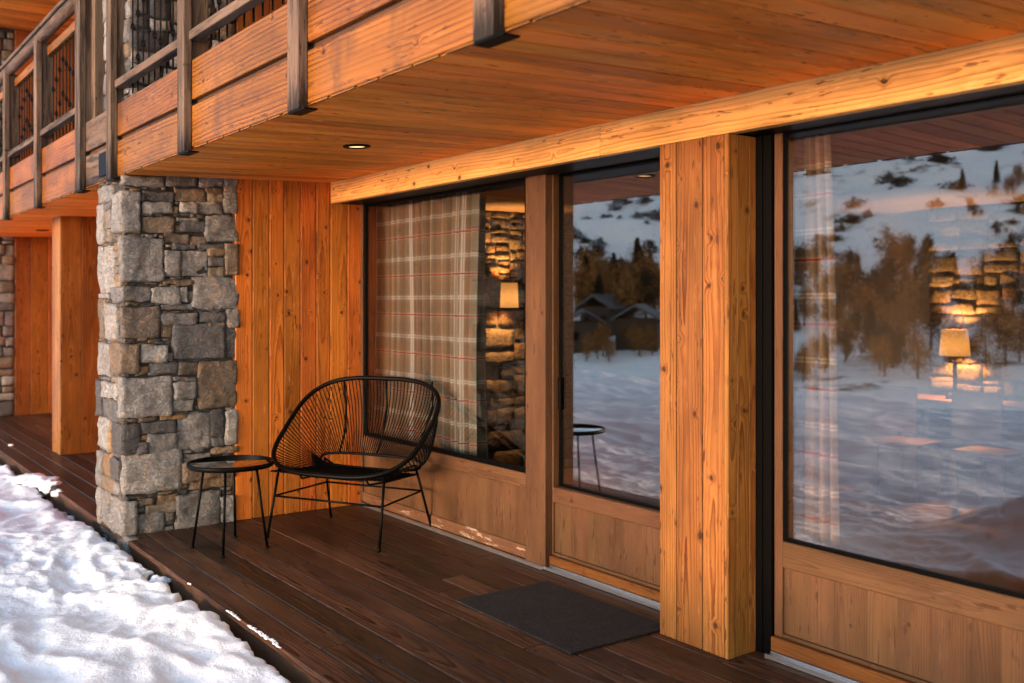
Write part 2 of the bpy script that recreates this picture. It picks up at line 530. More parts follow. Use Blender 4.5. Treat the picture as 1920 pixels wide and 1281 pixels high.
# image position -> point on a plane of the place (used for measuring stones and such)
def ray(px, py):
    tt = (px - 960) / F_PX
    return Vector((-CY + SY * tt, SY + CY * tt, -(py - HZ) / F_PX))
def on_x(px, py, x):
    r_ = ray(px, py); k = x / r_.x; return Vector((x, r_.y * k, HC + r_.z * k))
def on_y(px, py, y):
    r_ = ray(px, py); k = y / r_.y; return Vector((r_.x * k, y, HC + r_.z * k))
def on_z(px, py, z):
    r_ = ray(px, py); k = (z - HC) / r_.z; return Vector((r_.x * k, r_.y * k, z))


# numpy gradient noise for terrain
_rs = np.random.RandomState(11)
_perm = np.concatenate([_rs.permutation(512)] * 2)
_grad = _rs.randn(512, 2); _grad /= np.linalg.norm(_grad, axis=1)[:, None]
def perlin(x, y):
    xi = np.floor(x).astype(int); yi = np.floor(y).astype(int); xf = x - xi; yf = y - yi
    u = xf ** 3 * (xf * (xf * 6 - 15) + 10); v = yf ** 3 * (yf * (yf * 6 - 15) + 10)
    def g(ix, iy, dx, dy):
        k = _perm[(_perm[ix & 511] + iy) & 511]; return _grad[k, 0] * dx + _grad[k, 1] * dy
    a = g(xi, yi, xf, yf); b = g(xi + 1, yi, xf - 1, yf); c_ = g(xi, yi + 1, xf, yf - 1); d = g(xi + 1, yi + 1, xf - 1, yf - 1)
    return (a + u * (b - a)) * (1 - v) + (c_ + u * (d - c_)) * v
def fbm(x, y, oct=4, gain=0.5):
    s_ = 0; am = 1.0
    for o_ in range(oct):
        s_ = s_ + am * perlin(x * 2 ** o_ + 13.7 * o_, y * 2 ** o_ + 7.1 * o_); am *= gain
    return s_
def sstep(x, a, b):
    t_ = np.clip((x - a) / (b - a), 0, 1); return t_ * t_ * (3 - 2 * t_)


def grid_mesh(name, X, Y, Z, mat):
    h, w_ = X.shape
    v = np.stack([X, Y, Z], -1).reshape(-1, 3)
    i = np.arange(h * w_).reshape(h, w_)
    q = np.stack([i[:-1, :-1], i[:-1, 1:], i[1:, 1:], i[1:, :-1]], -1).reshape(-1, 4)
    a, b, c_ = v[q[0, 0]], v[q[0, 1]], v[q[0, 2]]
    if np.cross(b - a, c_ - a)[2] < 0: q = q[:, ::-1]
    me = bpy.data.meshes.new(name); me.from_pydata(v.tolist(), [], q.tolist())
    me.polygons.foreach_set('use_smooth', [True] * len(me.polygons)); me.update()
    return link(name, me, mat)


# ================================================================== the setting: snow, shaded gap, deck, slope
def near_z(X, Y):
    wx = X + 0.25 * perlin(X * 1.3, Y * 1.3); wy = Y + 0.25 * perlin(X * 1.3 + 40, Y * 1.3)
    big = 0.10 * perlin(wx * 0.55, wy * 0.85) + 0.05 * perlin(X * 0.2, Y * 0.25)
    bil = 0.105 * (0.5 - np.abs(perlin(wx * 1.4, wy * 2.6))) + 0.026 * (0.4 - np.abs(perlin(wx * 3.2 + 9, wy * 5.4)))
    fine = 0.016 * perlin(wx * 7, wy * 10) + (0.6 + 0.9 * sstep(perlin(X * 0.9 + 3, Y * 1.2), -0.25, 0.35)) * (0.009 * perlin(X * 15, Y * 17) + 0.004 * (0.4 - np.abs(perlin(X * 21, Y * 24))) + 0.005 * perlin(X * 34, Y * 38))
    bank = (0.30 + 0.25 * perlin(X * 1.6, Y * 1.6)) * sstep(X, -4.4, -3.2) * np.exp(-((Y - 0.35 - 0.3 * perlin(X * 0.9, X * 0)) / 0.55) ** 2)
    return -0.135 + big + bil + fine + bank
def edge_y(X):
    return 1.815 - 0.5 * sstep(X, -4.15, -3.3) + 0.05 * perlin(X * 1.7, X * 0 + 3) + 0.05 * perlin(X * 5.0, X * 0 + 8) + 0.04 * perlin(X * 12.0, X * 0 + 2) + 0.010 * perlin(X * 31.0, X * 0 + 2)
xs = np.arange(-15.0, 3.0, 0.018); ys = np.arange(-0.6, 2.02, 0.018)
X, Y = np.meshgrid(xs, ys)
Z = near_z(X, Y) + 0.03 * np.exp(-((edge_y(X) - Y - 0.1) / 0.12) ** 2)
e = edge_y(X) + 0.02 * perlin(X * 20, Y * 20)
Z = Z - 0.55 * sstep(Y, e - 0.03, e + 0.09)
snow = grid_mesh('snow_bank', X, Y, Z, M['snow']); tag(snow, kind='structure')
xs = np.concatenate([np.arange(-34, -18, 0.25), np.arange(-18, 4.0, 0.055), np.arange(4, 20, 0.5)]); ys = np.arange(-8.6, -0.57, 0.055)
X, Y = np.meshgrid(xs, ys)
ed = 0.5 * perlin(X * 0.15, X * 0) - 8.0
Z = near_z(X, Y) + 0.09 * perlin(X * 0.5 + 5, Y * 0.9) * sstep(-Y, 0, 2)
Z = Z - 1.5 * sstep(-Y, -ed, -ed + 0.8)
snow2 = grid_mesh('snow_field', X, Y, Z, M['snow']); tag(snow2, kind='structure')

def far_z(X, Y):
    dx, dy = X + 5.0, Y
    rho = np.hypot(dx, dy); az = np.degrees(np.arctan2(-dx, -dy))
    up = sstep(az, 9, 25)
    side = 1 - 0.3 * sstep(az, 60, 100)
    n = fbm(X * 0.011, Y * 0.011, 5, 0.5)
    ridge = 16 * (0.4 - np.abs(perlin(X * 0.009 + 3, Y * 0.009))) + 4 * (0.4 - np.abs(perlin(X * 0.03 + 3, Y * 0.03)))
    hill = np.clip(rho - 95, 0, None)
    z = -9.5 + up * side * (0.05 * hill + 0.0009 * np.minimum(hill, 325) ** 2 + 0.5 * np.clip(hill - 325, 0, 200)) - (1 - up) * np.minimum(0.13 * np.clip(rho - 60, 0, None), 150)
    z = z + up * sstep(rho, 130, 260) * (n * 12 + ridge) + 1.0 * fbm(X * 0.05, Y * 0.05, 4)
    z = z + 8.0 * (1 - sstep(rho, 14, 46))
    return z
azs = np.radians(np.concatenate([np.arange(-100, 0, 4.0), np.arange(0, 80, 0.35), np.arange(80, 121, 2.0)])); rh = np.concatenate([np.arange(9.5, 60, 2.5), np.arange(60, 320, 2.2), np.arange(320, 700, 12), np.geomspace(700, 4000, 8)])
A_, P_ = np.meshgrid(azs, rh)
X = -5 - P_ * np.sin(A_); Y = -P_ * np.cos(A_)
slope = grid_mesh('mountain_slope', X, Y, np.minimum(far_z(X, Y), np.where(Y > -12, -2.0, 1e9)) , M['snow_far']); tag(slope, kind='structure')

gs = Boards().box((-15.4, 1.0, -0.62), (3, 3.6, -0.34), ch=0.004).build('gap_shade_strip', M['gap_shade']); tag(gs, kind='structure')

deck = Boards()
W = (3.70 - 1.862) / 12
for i in range(12):
    y0 = 1.862 + i * W
    x = -17.2 + random.uniform(0, 1.2)
    while x < 3:
        L = random.uniform(3.2, 4.6)
        if i == 0 and -7.2 < x + L < -4: L += 3
        z = random.uniform(-0.0012, 0.0012)
        deck.box((x, y0 + 0.0022, -0.032 + z), (x + L - 0.003, y0 + W - 0.0022, z), 0, 0.006)
        x += L
dk = deck.build('terrace_deck', M['deck']); tag(dk, kind='structure')
du = Boards()
du.box((-15.9, 1.888, -0.20), (3, 1.915, -0.034), 0)
for i in range(24): du.box((-15.5 + i * 0.78, 1.916, -0.36), (-15.42 + i * 0.78, 3.66, -0.034), 1)
du.box((-15.9, 3.69, -0.36), (3, 3.72, -0.034), 0)
o = du.build('deck_joists', M['dark_wood'], dk)

# ================================================================== the chalet
ch = empty('chalet', (-7.4, 3.7, 0))
tag(ch, 'larch clad chalet with stone pillars, timber balcony and large dark windows', 'building')
CH = Vector((-7.4, 3.7, 0))
def part(bd, name, mat, parent=None, shear=None):
    o = bd.build(name, mat, None, shear, origin=CH if (parent is None) else None)
    if parent is None:
        o.parent = ch; o.location = (0, 0, 0)
    else:
        o.parent = parent
        o.location = -CH if parent.parent is ch or parent is ch else (0, 0, 0)
    return o
# every part keeps world coordinates minus the chalet's base point
class P(Boards):
    def make(s, name, mat, parent=None, shear=None):
        v = [shear(p) for p in s.v] if shear else s.v
        s.v = [(p[0] - CH.x, p[1] - CH.y, p[2]) for p in v]
        return s.build(name, mat, parent or ch)


# ---- stones
def rounded_stone(V, Fc, Cc, lo, hi, col, res=0.035, rough=0.012):
    lo = np.array(lo, float); hi = np.array(hi, float)
    c = (lo + hi) / 2; h = (hi - lo) / 2
    rad = min(0.009, 0.4 * h.min())
    nseg = [int(np.clip(round(2 * k / res), 3, 14)) for k in h]
    off = random.uniform(0, 100)
    base = {}
    def vid(p):
        k = tuple(np.round(p, 4))
        if k in base: return base[k]
        q = np.clip(p * h, -(h - rad), h - rad)
        d = p * h - q; L = np.linalg.norm(d)
        n = d / L if L > 1e-9 else p
        pos = q + n * rad
        w_ = c + pos
        nn = Vector(((w_[0] + off) * 6.5, w_[1] * 6.5, w_[2] * 6.5))
        from mathutils import noise as mn
        a = mn.noise_vector(nn) * rough * 1.1 + mn.noise_vector(nn * 3.3) * rough * 0.75
        b_ = mn.noise(nn * 0.6) * rough
        k2 = n / max(1e-6, np.linalg.norm(n))
        pos = pos + np.array(a) + k2 * b_
        base[k] = len(V); V.append(tuple(c + pos)); Cc.append(col)
        return base[k]
    for a in range(3):
        b, d = [i for i in range(3) if i != a]
        for sg in (-1, 1):
            for i in range(nseg[b]):
                for j in range(nseg[d]):
                    ids = []
                    for di, dj in ((0, 0), (1, 0), (1, 1), (0, 1)):
                        p = np.zeros(3); p[a] = sg; p[b] = -1 + 2 * (i + di) / nseg[b]; p[d] = -1 + 2 * (j + dj) / nseg[d]
                        ids.append(vid(p))
                    flip = (sg > 0) ^ (a == 1)
                    Fc.append(ids if flip else ids[::-1])


PAL = [(0.165, 0.152, 0.148), (0.22, 0.205, 0.195), (0.125, 0.12, 0.12), (0.20, 0.145, 0.10), (0.26, 0.24, 0.225), (0.155, 0.118, 0.09)]
OCH = [(0.27, 0.165, 0.08), (0.22, 0.15, 0.09), (0.24, 0.19, 0.14)]
LGT = [(0.32, 0.30, 0.28), (0.27, 0.25, 0.235)]
def stone_color(kind=None):
    c = random.choice({'o': OCH, 'l': LGT}.get(kind, PAL + LGT[1:] + [(0.085, 0.08, 0.082)]))
    k = random.uniform(0.85, 1.15)
    return (c[0] * k, c[1] * k, c[2] * k, 1)


def stones_obj(name, items, parent, mat='stone'):
    V, Fc, Cc = [], [], []
    for lo, hi, col, res in items: rounded_stone(V, Fc, Cc, lo, hi, col, res)
    V = [(p[0] - CH.x, p[1] - CH.y, p[2]) for p in V]
    me = bpy.data.meshes.new(name); me.from_pydata(V, [], Fc)
    at = me.attributes.new('scol', 'FLOAT_COLOR', 'POINT'); at.data.foreach_set('color', np.array(Cc, 'f').ravel())
    me.polygons.foreach_set('use_smooth', [True] * len(me.polygons)); me.update()
    return link(name, me, M[mat], parent)


XF, YF = -7.125, 1.885                              # faces of the mortar core (+x face and -y face)
def z2(x, y): return 160 + x / 3.66, 310 + y / 3.66
def z3(x, y): return 160 + x / 3.125, 640 + y / 3.125
A2 = [(565, 70, 765, 135), (790, 80, 950, 145), (955, 85, 1048, 180), (400, 180, 610, 245), (615, 160, 830, 245), (832, 157, 945, 192, 'o'),
      (838, 196, 948, 247, 'o'), (955, 182, 1048, 330), (400, 252, 605, 325, 'l'), (617, 288, 642, 328, 'o'), (655, 263, 770, 322, 'l'), (770, 255, 945, 325),
      (398, 360, 615, 460), (622, 358, 768, 378), (620, 410, 652, 460, 'o'), (658, 383, 828, 458), (835, 350, 1050, 522), (545, 478, 715, 538), (728, 490, 835, 540),
      (548, 590, 655, 760), (662, 588, 843, 762, 'l'), (845, 574, 958, 612, 'o'), (855, 636, 960, 695), (850, 700, 955, 765, 'o'), (965, 540, 1050, 760),
      (540, 790, 735, 815, 'o'), (740, 775, 1050, 980), (460, 845, 645, 942), (655, 838, 712, 940, 'l'), (718, 872, 732, 935, 'o'), (520, 955, 750, 992),
      (525, 1020, 765, 1088), (785, 1012, 968, 1080), (848, 1085, 960, 1105, 'o'), (975, 990, 1048, 1105), (525, 1102, 597, 1180, 'o'), (605, 1090, 960, 1328),
      (968, 1112, 1048, 1322), (545, 545, 590, 562, 'o'), (600, 548, 760, 572), (780, 540, 955, 566), (392, 215, 400, 240)]
A3 = [(332, 25, 487, 118, 'l'), (495, 65, 517, 110), (318, 150, 373, 185, 'o'), (380, 130, 547, 192), (552, 125, 668, 190), (670, 120, 888, 385), (520, 240, 648, 338, 'l'),
      (520, 345, 640, 408), (515, 212, 655, 234), (333, 480, 530, 543), (327, 553, 370, 588, 'o'), (308, 595, 362, 668), (368, 550, 540, 648), (540, 430, 735, 630),
      (738, 405, 818, 560), (828, 407, 890, 605, 'l'), (745, 568, 815, 618), (435, 437, 600, 455, 'o'), (745, 622, 890, 655, 'o'), (580, 660, 740, 700), (578, 705, 885, 805),
      (545, 820, 600, 868, 'o'), (615, 795, 875, 858, 'o'), (320, 938, 405, 962), (430, 900, 545, 950, 'o'), (362, 955, 537, 1008, 'o'), (318, 975, 350, 998), (310, 1010, 460, 1130),
      (475, 1004, 523, 1050), (468, 1055, 520, 1080), (468, 1085, 515, 1113), (535, 893, 790, 1100), (795, 910, 885, 1060)]
CR = [('2', 285, 65, 550, 135, 235), ('2', 275, 175, 385, 455, 182), ('2', 275, 490, 540, 795, 233), ('2', 275, 828, 452, 942, 168), ('2', 275, 968, 515, 1190, 228),
      ('3', 230, 15, 320, 195, 152), ('3', 230, 212, 510, 450, 195), ('3', 226, 490, 318, 675, 154), ('3', 230, 660, 570, 900, 202), ('3', 222, 940, 305, 1150, 137)]
FR2 = [(92, 150, 180, 250), (85, 275, 128, 530, 'l'), (132, 315, 146, 435), (149, 318, 176, 435, 'l'), (132, 440, 175, 520, 'o'), (82, 555, 190, 870, 'l'), (195, 530, 230, 578, 'o'),
       (193, 582, 228, 640, 'o'), (193, 645, 228, 690, 'o'), (193, 697, 228, 740, 'o'), (195, 745, 230, 797, 'o'), (197, 800, 235, 835, 'o'), (85, 925, 124, 1180), (130, 955, 208, 1190, 'l'),
       (90, 885, 160, 910), (130, 262, 180, 300)]
FR3 = [(68, 18, 146, 205, 'l'), (152, 210, 190, 245, 'o'), (66, 235, 94, 430), (97, 245, 187, 330, 'l'), (97, 338, 185, 455), (62, 450, 134, 630, 'l'), (138, 475, 152, 640, 'o'),
       (64, 645, 95, 850), (97, 660, 146, 790, 'o'), (150, 690, 196, 815), (100, 797, 165, 875, 'o'), (168, 838, 198, 890), (66, 862, 92, 1060), (95, 880, 133, 1080, 'l'),
       (85, 1075, 130, 1130), (135, 1110, 175, 1170), (180, 1150, 215, 1230), (130, 1180, 170, 1250), (225, 1155, 250, 1290)]
def pillar_stones():
    it = []
    def face_x(x0, y0, x1, y1, zf, kind=None):
        (a, b), (c_, d) = zf(x0, y0), zf(x1, y1)
        p = on_x(a, (b + d) / 2, XF + 0.02); q = on_x(c_, (b + d) / 2, XF + 0.02)
        pm = (a + c_) / 2
        za = on_x(pm, b, XF + 0.02).z; zb = on_x(pm, d, XF + 0.02).z
        pro = random.uniform(0.012, 0.03)
        it.append(((XF - 0.05, p.y - 0.006, zb - 0.005), (XF + pro, q.y + 0.006, za + 0.005), stone_color(kind), 0.02))
    for t_ in A2: face_x(*t_[:4], z2, *(t_[4:]))
    for t_ in A3: face_x(*t_[:4], z3, *(t_[4:]))
    for t_ in CR:
        zf = z2 if t_[0] == '2' else z3
        (a, b), (c_, d) = zf(t_[1], t_[2]), zf(t_[3], t_[4]); fx = zf(t_[5], t_[2])[0]
        y1 = on_x(c_, (b + d) / 2, XF + 0.02).y
        za = on_x(a, b, XF + 0.02).z; zb = on_x(a, d, XF + 0.02).z
        x0 = on_y(fx, b, YF - 0.02).x
        it.append(((x0, YF - random.uniform(0.018, 0.03), max(zb, -0.25)), (XF + random.uniform(0.018, 0.03), y1, za), stone_color(random.choice(['l', None, None])), 0.02))
    def face_y(x0, y0, x1, y1, zf, kind=None):
        (a, b), (c_, d) = zf(x0, y0), zf(x1, y1)
        p = on_y(a, b, YF - 0.02); q = on_y(c_, d, YF - 0.02); pm = on_y((a + c_) / 2, b, YF - 0.02).z; qm = on_y((a + c_) / 2, d, YF - 0.02).z
        it.append(((p.x - 0.004, YF - random.uniform(0.012, 0.03), qm - 0.005), (q.x + 0.004, YF + 0.05, pm + 0.005), stone_color(kind), 0.02))
    for t_ in FR2: face_y(*t_[:4], z2, *(t_[4:]))
    for t_ in FR3: face_y(*t_[:4], z3, *(t_[4:]))
    # thin slivers of stone wedged into the joints that are left
    for face in ('x', 'y'):
        A0, A1, B0, B1, q_ = (1.88, 2.66, 0.0, 2.5, 0.006) if face == 'x' else (-7.78, -7.10, -0.1, 2.5, 0.006)
        na, nb2 = int((A1 - A0) / q_), int((B1 - B0) / q_); occ = np.zeros((na, nb2), bool); k = 1 if face == 'x' else 0
        for lo, hi, c_, r_ in it:
            if (face == 'x' and hi[0] < XF) or (face == 'y' and lo[1] > YF): continue
            i0, i1 = int((lo[k] - A0) / q_), int((hi[k] - A0) / q_) + 1; j0, j1 = int((lo[2] - B0) / q_), int((hi[2] - B0) / q_) + 1
            occ[max(i0, 0):max(i1, 0), max(j0, 0):max(j1, 0)] = True
        for n_ in range(6000):
            i, j = random.randrange(na), random.randrange(nb2)
            if occ[i, j]: continue
            i0 = i1 = i; j0 = j1 = j; mxa, mxb = random.randint(5, 26), random.randint(2, 7)
            grow = True
            while grow:
                grow = False
                if i1 - i0 < mxa and i1 + 1 < na and not occ[i1 + 1, j0:j1 + 1].any(): i1 += 1; grow = True
                if i1 - i0 < mxa and i0 > 0 and not occ[i0 - 1, j0:j1 + 1].any(): i0 -= 1; grow = True
                if j1 - j0 < mxb and j1 + 1 < nb2 and not occ[i0:i1 + 1, j1 + 1].any(): j1 += 1; grow = True
                if j1 - j0 < mxb and j0 > 0 and not occ[i0:i1 + 1, j0 - 1].any(): j0 -= 1; grow = True
            if i1 - i0 < 2 or j1 - j0 < 1: continue
            occ[i0:i1 + 1, j0:j1 + 1] = True
            a0, a1, b0, b1 = A0 + i0 * q_, A0 + (i1 + 1) * q_, B0 + j0 * q_, B0 + (j1 + 1) * q_
            pr = random.uniform(0.002, 0.014); cc = stone_color(random.choice([None, None, None, 'o']))
            cc = (cc[0] * 0.7, cc[1] * 0.7, cc[2] * 0.72, 1)
            if face == 'x': it.append(((XF - 0.03, a0 + 0.002, b0 + 0.002), (XF + pr, a1 - 0.002, b1 - 0.002), cc, 0.03))
            else: it.append(((a0 + 0.002, YF - pr, b0 + 0.002), (a1 - 0.002, YF + 0.03, b1 - 0.002), cc, 0.03))
    return it


SPLIT = [1.0]
def split_rect(a0, a1, z0, z1, out, depth=0):
    w_, h = a1 - a0, z1 - z0
    big = random.uniform(0.13, 0.27) * SPLIT[0]
    if depth > 7 or (w_ < big * 1.35 and h < big * 0.95) or (min(w_, h) < 0.075 and max(w_, h) < 0.32): out.append((a0, a1, z0, z1)); return
    if w_ > h * 1.5:
        m = a0 + w_ * random.uniform(0.32, 0.68); split_rect(a0, m, z0, z1, out, depth + 1); split_rect(m, a1, z0, z1, out, depth + 1)
    else:
        m = z0 + h * random.uniform(0.3, 0.7); split_rect(a0, a1, z0, m, out, depth + 1); split_rect(a0, a1, m, z1, out, depth + 1)
def random_stones(face, c0, a0, a1, z0, z1, res=0.05, gap=0.006):
    """stones on a plane: face 'x' (+x side at x=c0) or 'y' (-y side at y=c0)"""
    it = []; rc = []; split_rect(a0, a1, z0, z1, rc)
    for (p, q, r_, s_) in rc:
        pro = random.uniform(0.012, 0.032); k = random.choice([None, None, None, 'l', 'o' if (q - p) * (s_ - r_) < 0.02 else None])
        if face == 'x': it.append(((c0 - 0.05, p + gap, r_ + gap), (c0 + pro, q - gap, s_ - gap), stone_color(k), res))
        else: it.append(((p + gap, c0 - pro, r_ + gap), (q - gap, c0 + 0.05, s_ - gap), stone_color(k), res))
    return it


def core(name, lo, hi):
    b = P().box(lo, hi, 2, 0.01)
    return b.make(name, M['mortar'])
pil = core('stone_pillar', (-7.76, YF, -0.5), (XF, 2.66, 2.62)); pil['label'] = 'grey and brown fieldstone pillar at the corner of the deck'
stones_obj('stones', pillar_stones(), pil).location = (0, 0, 0)
up = core('stone_pillar', (-7.76, 1.93, 2.60), (XF, 2.66, 5.42))
stones_obj('stones', random_stones('x', XF, 1.92, 2.68, 2.86, 5.4) + random_stones('y', 1.93, -7.78, -7.11, 2.86, 5.4), up)
fp = core('stone_pillar', (-16.1, 1.885, -0.4), (-15.44, 2.58, 5.45))
stones_obj('stones', random_stones('x', -15.44, 1.88, 2.60, 0, 5.4), fp)


# ---- side walls of vertical boards (facing +x)
def side_wall(x, y0, y1, z0, z1, mat, bw=0.128, name='side_wall'):
    b = P(); y = y0
    n = max(1, round((y1 - y0) / bw)); wd = [random.choice((0.9, 1.0, 1.0, 1.12)) for _ in range(n)]
    s_ = (y1 - y0) / sum(wd)
    for k in wd:
        b.box((x - 0.022 + random.uniform(-0.0008, 0.0008), y + 0.0022, z0), (x, y + k * s_ - 0.0022, z1), 2, 0.005); y += k * s_
    b.box((x - 0.20, y0 - 0.01, z0), (x - 0.0245, y1 + 0.0, z1), 2)
    return b.make(name, mat)
side_wall(-7.11, 2.672, 3.72, 0.0, 2.60, M['larch_deep'])
side_wall(-15.42, 2.60, 3.9, 0.0, 2.56, M['larch_bay_shaded'], 0.2)
side_wall(-7.11, 2.68, 3.70, 2.86, 5.45, M['larch_shaded'])
side_wall(-15.42, 2.60, 3.70, 2.86, 5.45, M['larch_shaded'], 0.2)
# the pier of the next bay
b = P(); yy = 2.335
for k in range(7):
    b.box((-11.225, yy + 0.001, 0), (-11.20, yy + 0.194, 2.57), 2, 0.004); yy += 0.196
b.make('pier_side', M['larch_bay_shaded']); b = P()
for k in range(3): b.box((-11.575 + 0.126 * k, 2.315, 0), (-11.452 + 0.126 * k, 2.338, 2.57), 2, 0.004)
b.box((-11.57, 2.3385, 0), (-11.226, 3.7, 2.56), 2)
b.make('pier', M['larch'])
# ---- posts and beam on the window line
b = P()
for x0, x1 in ((-3.482, -3.3695), (-3.368, -3.2015), (-3.200, -3.068)):
    b.box((x0 + 0.0022, 3.440, 0.0), (x1 - 0.0022, 3.465, 2.387), 2, 0.004)
b.box((-3.0675, 3.440, 0.0), (-3.043, 3.5, 2.387), 2, 0.003)
b.box((-3.0675, 3.5015, 0.0), (-3.0435, 3.585, 2.387), 2, 0.003)
b.box((-3.0675, 3.5865, 0.0), (-3.044, 3.632, 2.387), 2, 0.003)
b.box((-3.481, 3.4655, 0.0), (-3.068, 3.70, 2.386), 2)
b.make('post', M['larch'])
b = P()
for x0, x1 in ((0.62, 0.735), (0.736, 0.90), (0.901, 1.05)): b.box((x0, 3.44, 0), (x1, 3.465, 2.387), 2, 0.003)
b.box((0.62, 3.466, 0), (1.05, 3.70, 2.386), 2)
b.make('post', M['larch'])
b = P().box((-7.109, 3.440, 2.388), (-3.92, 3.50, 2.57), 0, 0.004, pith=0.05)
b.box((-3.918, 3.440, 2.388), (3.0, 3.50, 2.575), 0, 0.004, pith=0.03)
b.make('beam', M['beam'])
b = P()
b.box((-7.10, 3.501, 2.392), (3.0, 3.74, 2.60), 0)
b.make('blind_box', M['black'])

# ---- soffit under the balcony (boards run towards the house and rise slightly)
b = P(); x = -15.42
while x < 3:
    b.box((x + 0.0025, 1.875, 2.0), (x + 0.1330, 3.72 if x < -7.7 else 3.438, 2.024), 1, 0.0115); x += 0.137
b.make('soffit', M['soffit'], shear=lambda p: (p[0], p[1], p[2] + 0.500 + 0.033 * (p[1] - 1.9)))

# ---- window line
def pane(x0, x1, z0, z1, y, parent, mat='glass'):
    b = P().box((x0, y, z0), (x1, y + 0.006, z1), 2, 0.0002)
    return b.make('pane', M[mat], parent)
def gasket(x0, x1, z0, z1, y, parent, wd=0.016):
    b = P()
    b.box((x0, y, z0), (x0 + wd, y + 0.03, z1)); b.box((x1 - wd, y, z0), (x1, y + 0.03, z1))
    b.box((x0 + wd, y, z0), (x1 - wd, y + 0.03, z0 + wd)); b.box((x0 + wd, y, z1 - wd), (x1 - wd, y + 0.03, z1))
    return b.make('gasket', M['rubber'], parent)
def panel(x0, x1, z0, z1, y, parent, bw=0.14):
    b = P(); n = max(1, round((x1 - x0) / bw)); s_ = (x1 - x0) / n; rn = random.random()
    for i in range(n): b.box((x0 + i * s_, y, z0), (x0 + (i + 1) * s_, y + 0.02, z1), 2, 0.0006)
    return b.make('panel', M['frame'], parent)

ZT = 2.40
# fixed window
b = P()
b.box((-7.108, 3.70, 0.03), (-7.072, 3.76, ZT), 2)
b.box((-4.915, 3.70, 0.0), (-4.718, 3.76, ZT), 2, 0.004)
b.box((-7.071, 3.70, 0.462), (-4.916, 3.76, 0.553), 0, 0.004)
win = b.make('window', M['frame']); win['label'] = 'fixed window with plaid curtain behind it and panel below'
panel(-7.07, -4.917, 0.103, 0.461, 3.714, win, 0.36)
gasket(-7.071, -4.916, 0.554, ZT, 3.715, win, 0.028); pane(-7.044, -4.943, 0.58, ZT - 0.026, 3.726, win, 'clear_glass')
P().box((-7.071, 3.702, 0.024), (-4.916, 3.76, 0.102), 0, 0.004).make('plinth', M['frame_worn'], win)
P().box((-7.1, 3.672, 0.001), (-4.72, 3.699, 0.022), 0, 0.002).make('threshold', M['alu'], win)
# sliding door between mullion and post
def door(x0, x1, y0, yg, zs, label, sw=0.042):
    z0, z1, z2, z3 = zs                              # sill top, rail bottom, rail top, sill bottom
    b = P()
    b.box((x0, y0, z0), (x0 + sw, y0 + 0.075, ZT), 2, 0.004)
    b.box((x1 - 0.07, y0, z0), (x1, y0 + 0.075, ZT), 2, 0.004)
    b.box((x0 + sw + 0.001, y0, z1), (x1 - 0.071, y0 + 0.075, z2), 0, 0.004)
    b.box((x0 + sw + 0.001, y0 + 0.002, z0 + 0.001), (x1 - 0.071, y0 + 0.075, z0 + 0.018), 0, 0.002)
    d = b.make('door', M['frame']); d['label'] = label
    panel(x0 + sw + 0.001, x1 - 0.071, z0 + 0.019, z1 - 0.001, y0 + 0.016, d, 0.145)
    gasket(x0 + sw + 0.001, x1 - 0.071, z2 + 0.001, ZT, yg - 0.010, d, 0.016); pane(x0 + sw + 0.016, x1 - 0.085, z2 + 0.015, ZT - 0.014, yg, d)
    P().box((x0 - 0.004, y0 - 0.022, z3), (x1 + 0.01, y0 + 0.07, z0 - 0.001), 0, 0.005).make('sill', M['sill'], d)
    t_ = P(); t_.box((x0 - 0.004, y0 - 0.062, 0.001), (x1 + 0.01, y0 - 0.054, 0.020), 0, 0.001); t_.box((x0 - 0.004, y0 - 0.0535, 0.001), (x1 + 0.01, y0 - 0.0225, 0.012), 0, 0.001)
    t_.box((x0 - 0.004, y0 - 0.0215, 0.001), (x1 + 0.01, y0 + 0.03, z3 - 0.002), 0, 0.001)
    t_.make('threshold', M['alu'], d)
    return d
dl = door(-4.752, -3.42, 3.757, 3.812, (0.080, 0.404, 0.495, 0.026), 'glazed sliding door between mullion and cladded post', 0.040)
hb = P(); hb.box((-4.708, 3.792, 0.96), (-4.690, 3.8015, 1.16), 2, 0.004); hb.make('handle', M['black'], dl)
door(-2.960, 0.58, 3.657, 3.672, (0.092, 0.413, 0.532, 0.026), 'wide glazed sliding door beside the black guide rail', 0.045)
b = P(); b.box((-3.075, 3.6335, 0.0), (-3.010, 3.70, 2.391), 2, 0.001); b.box((-3.0095, 3.640, 0.0), (-2.9625, 3.70, 2.391), 2, 0.001)
b.make('guide_rail', M['black'])
b = P(); b.box((1.051, 3.60, 0), (3.0, 3.72, 2.60), 2); b.make('facade_wall', M['larch_deep'])
b = P(); x = -15.42
while x < -7.8: b.box((x, 3.72, 0), (x + 0.139, 3.80, 2.60), 2); x += 0.14
b.make('facade_wall', M['larch_deep'])
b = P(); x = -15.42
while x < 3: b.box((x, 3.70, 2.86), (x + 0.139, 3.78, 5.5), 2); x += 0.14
b.make('upper_wall', M['larch_shaded'])
# balcony floor, upper soffit, roof edge
b = P(); b.box((-15.4, 1.905, 2.66), (3.0, 3.69, 2.85), 0); b.make('balcony_floor', M['dark_wood'])
b = P(); x = -16.2
while x < 3.0: b.box((x + 0.001, 0.95, 5.46), (x + 0.136, 3.75, 5.48), 1, 0.004); x += 0.137
b.make('upper_soffit', M['soffit'])
b = P(); b.box((-16.2, 0.9, 5.485), (3.0, 9.0, 5.9), 0); b.box((-16.2, 3.79, 2.62), (3.0, 9.0, 2.84), 0); b.make('roof', M['dark_wood'])

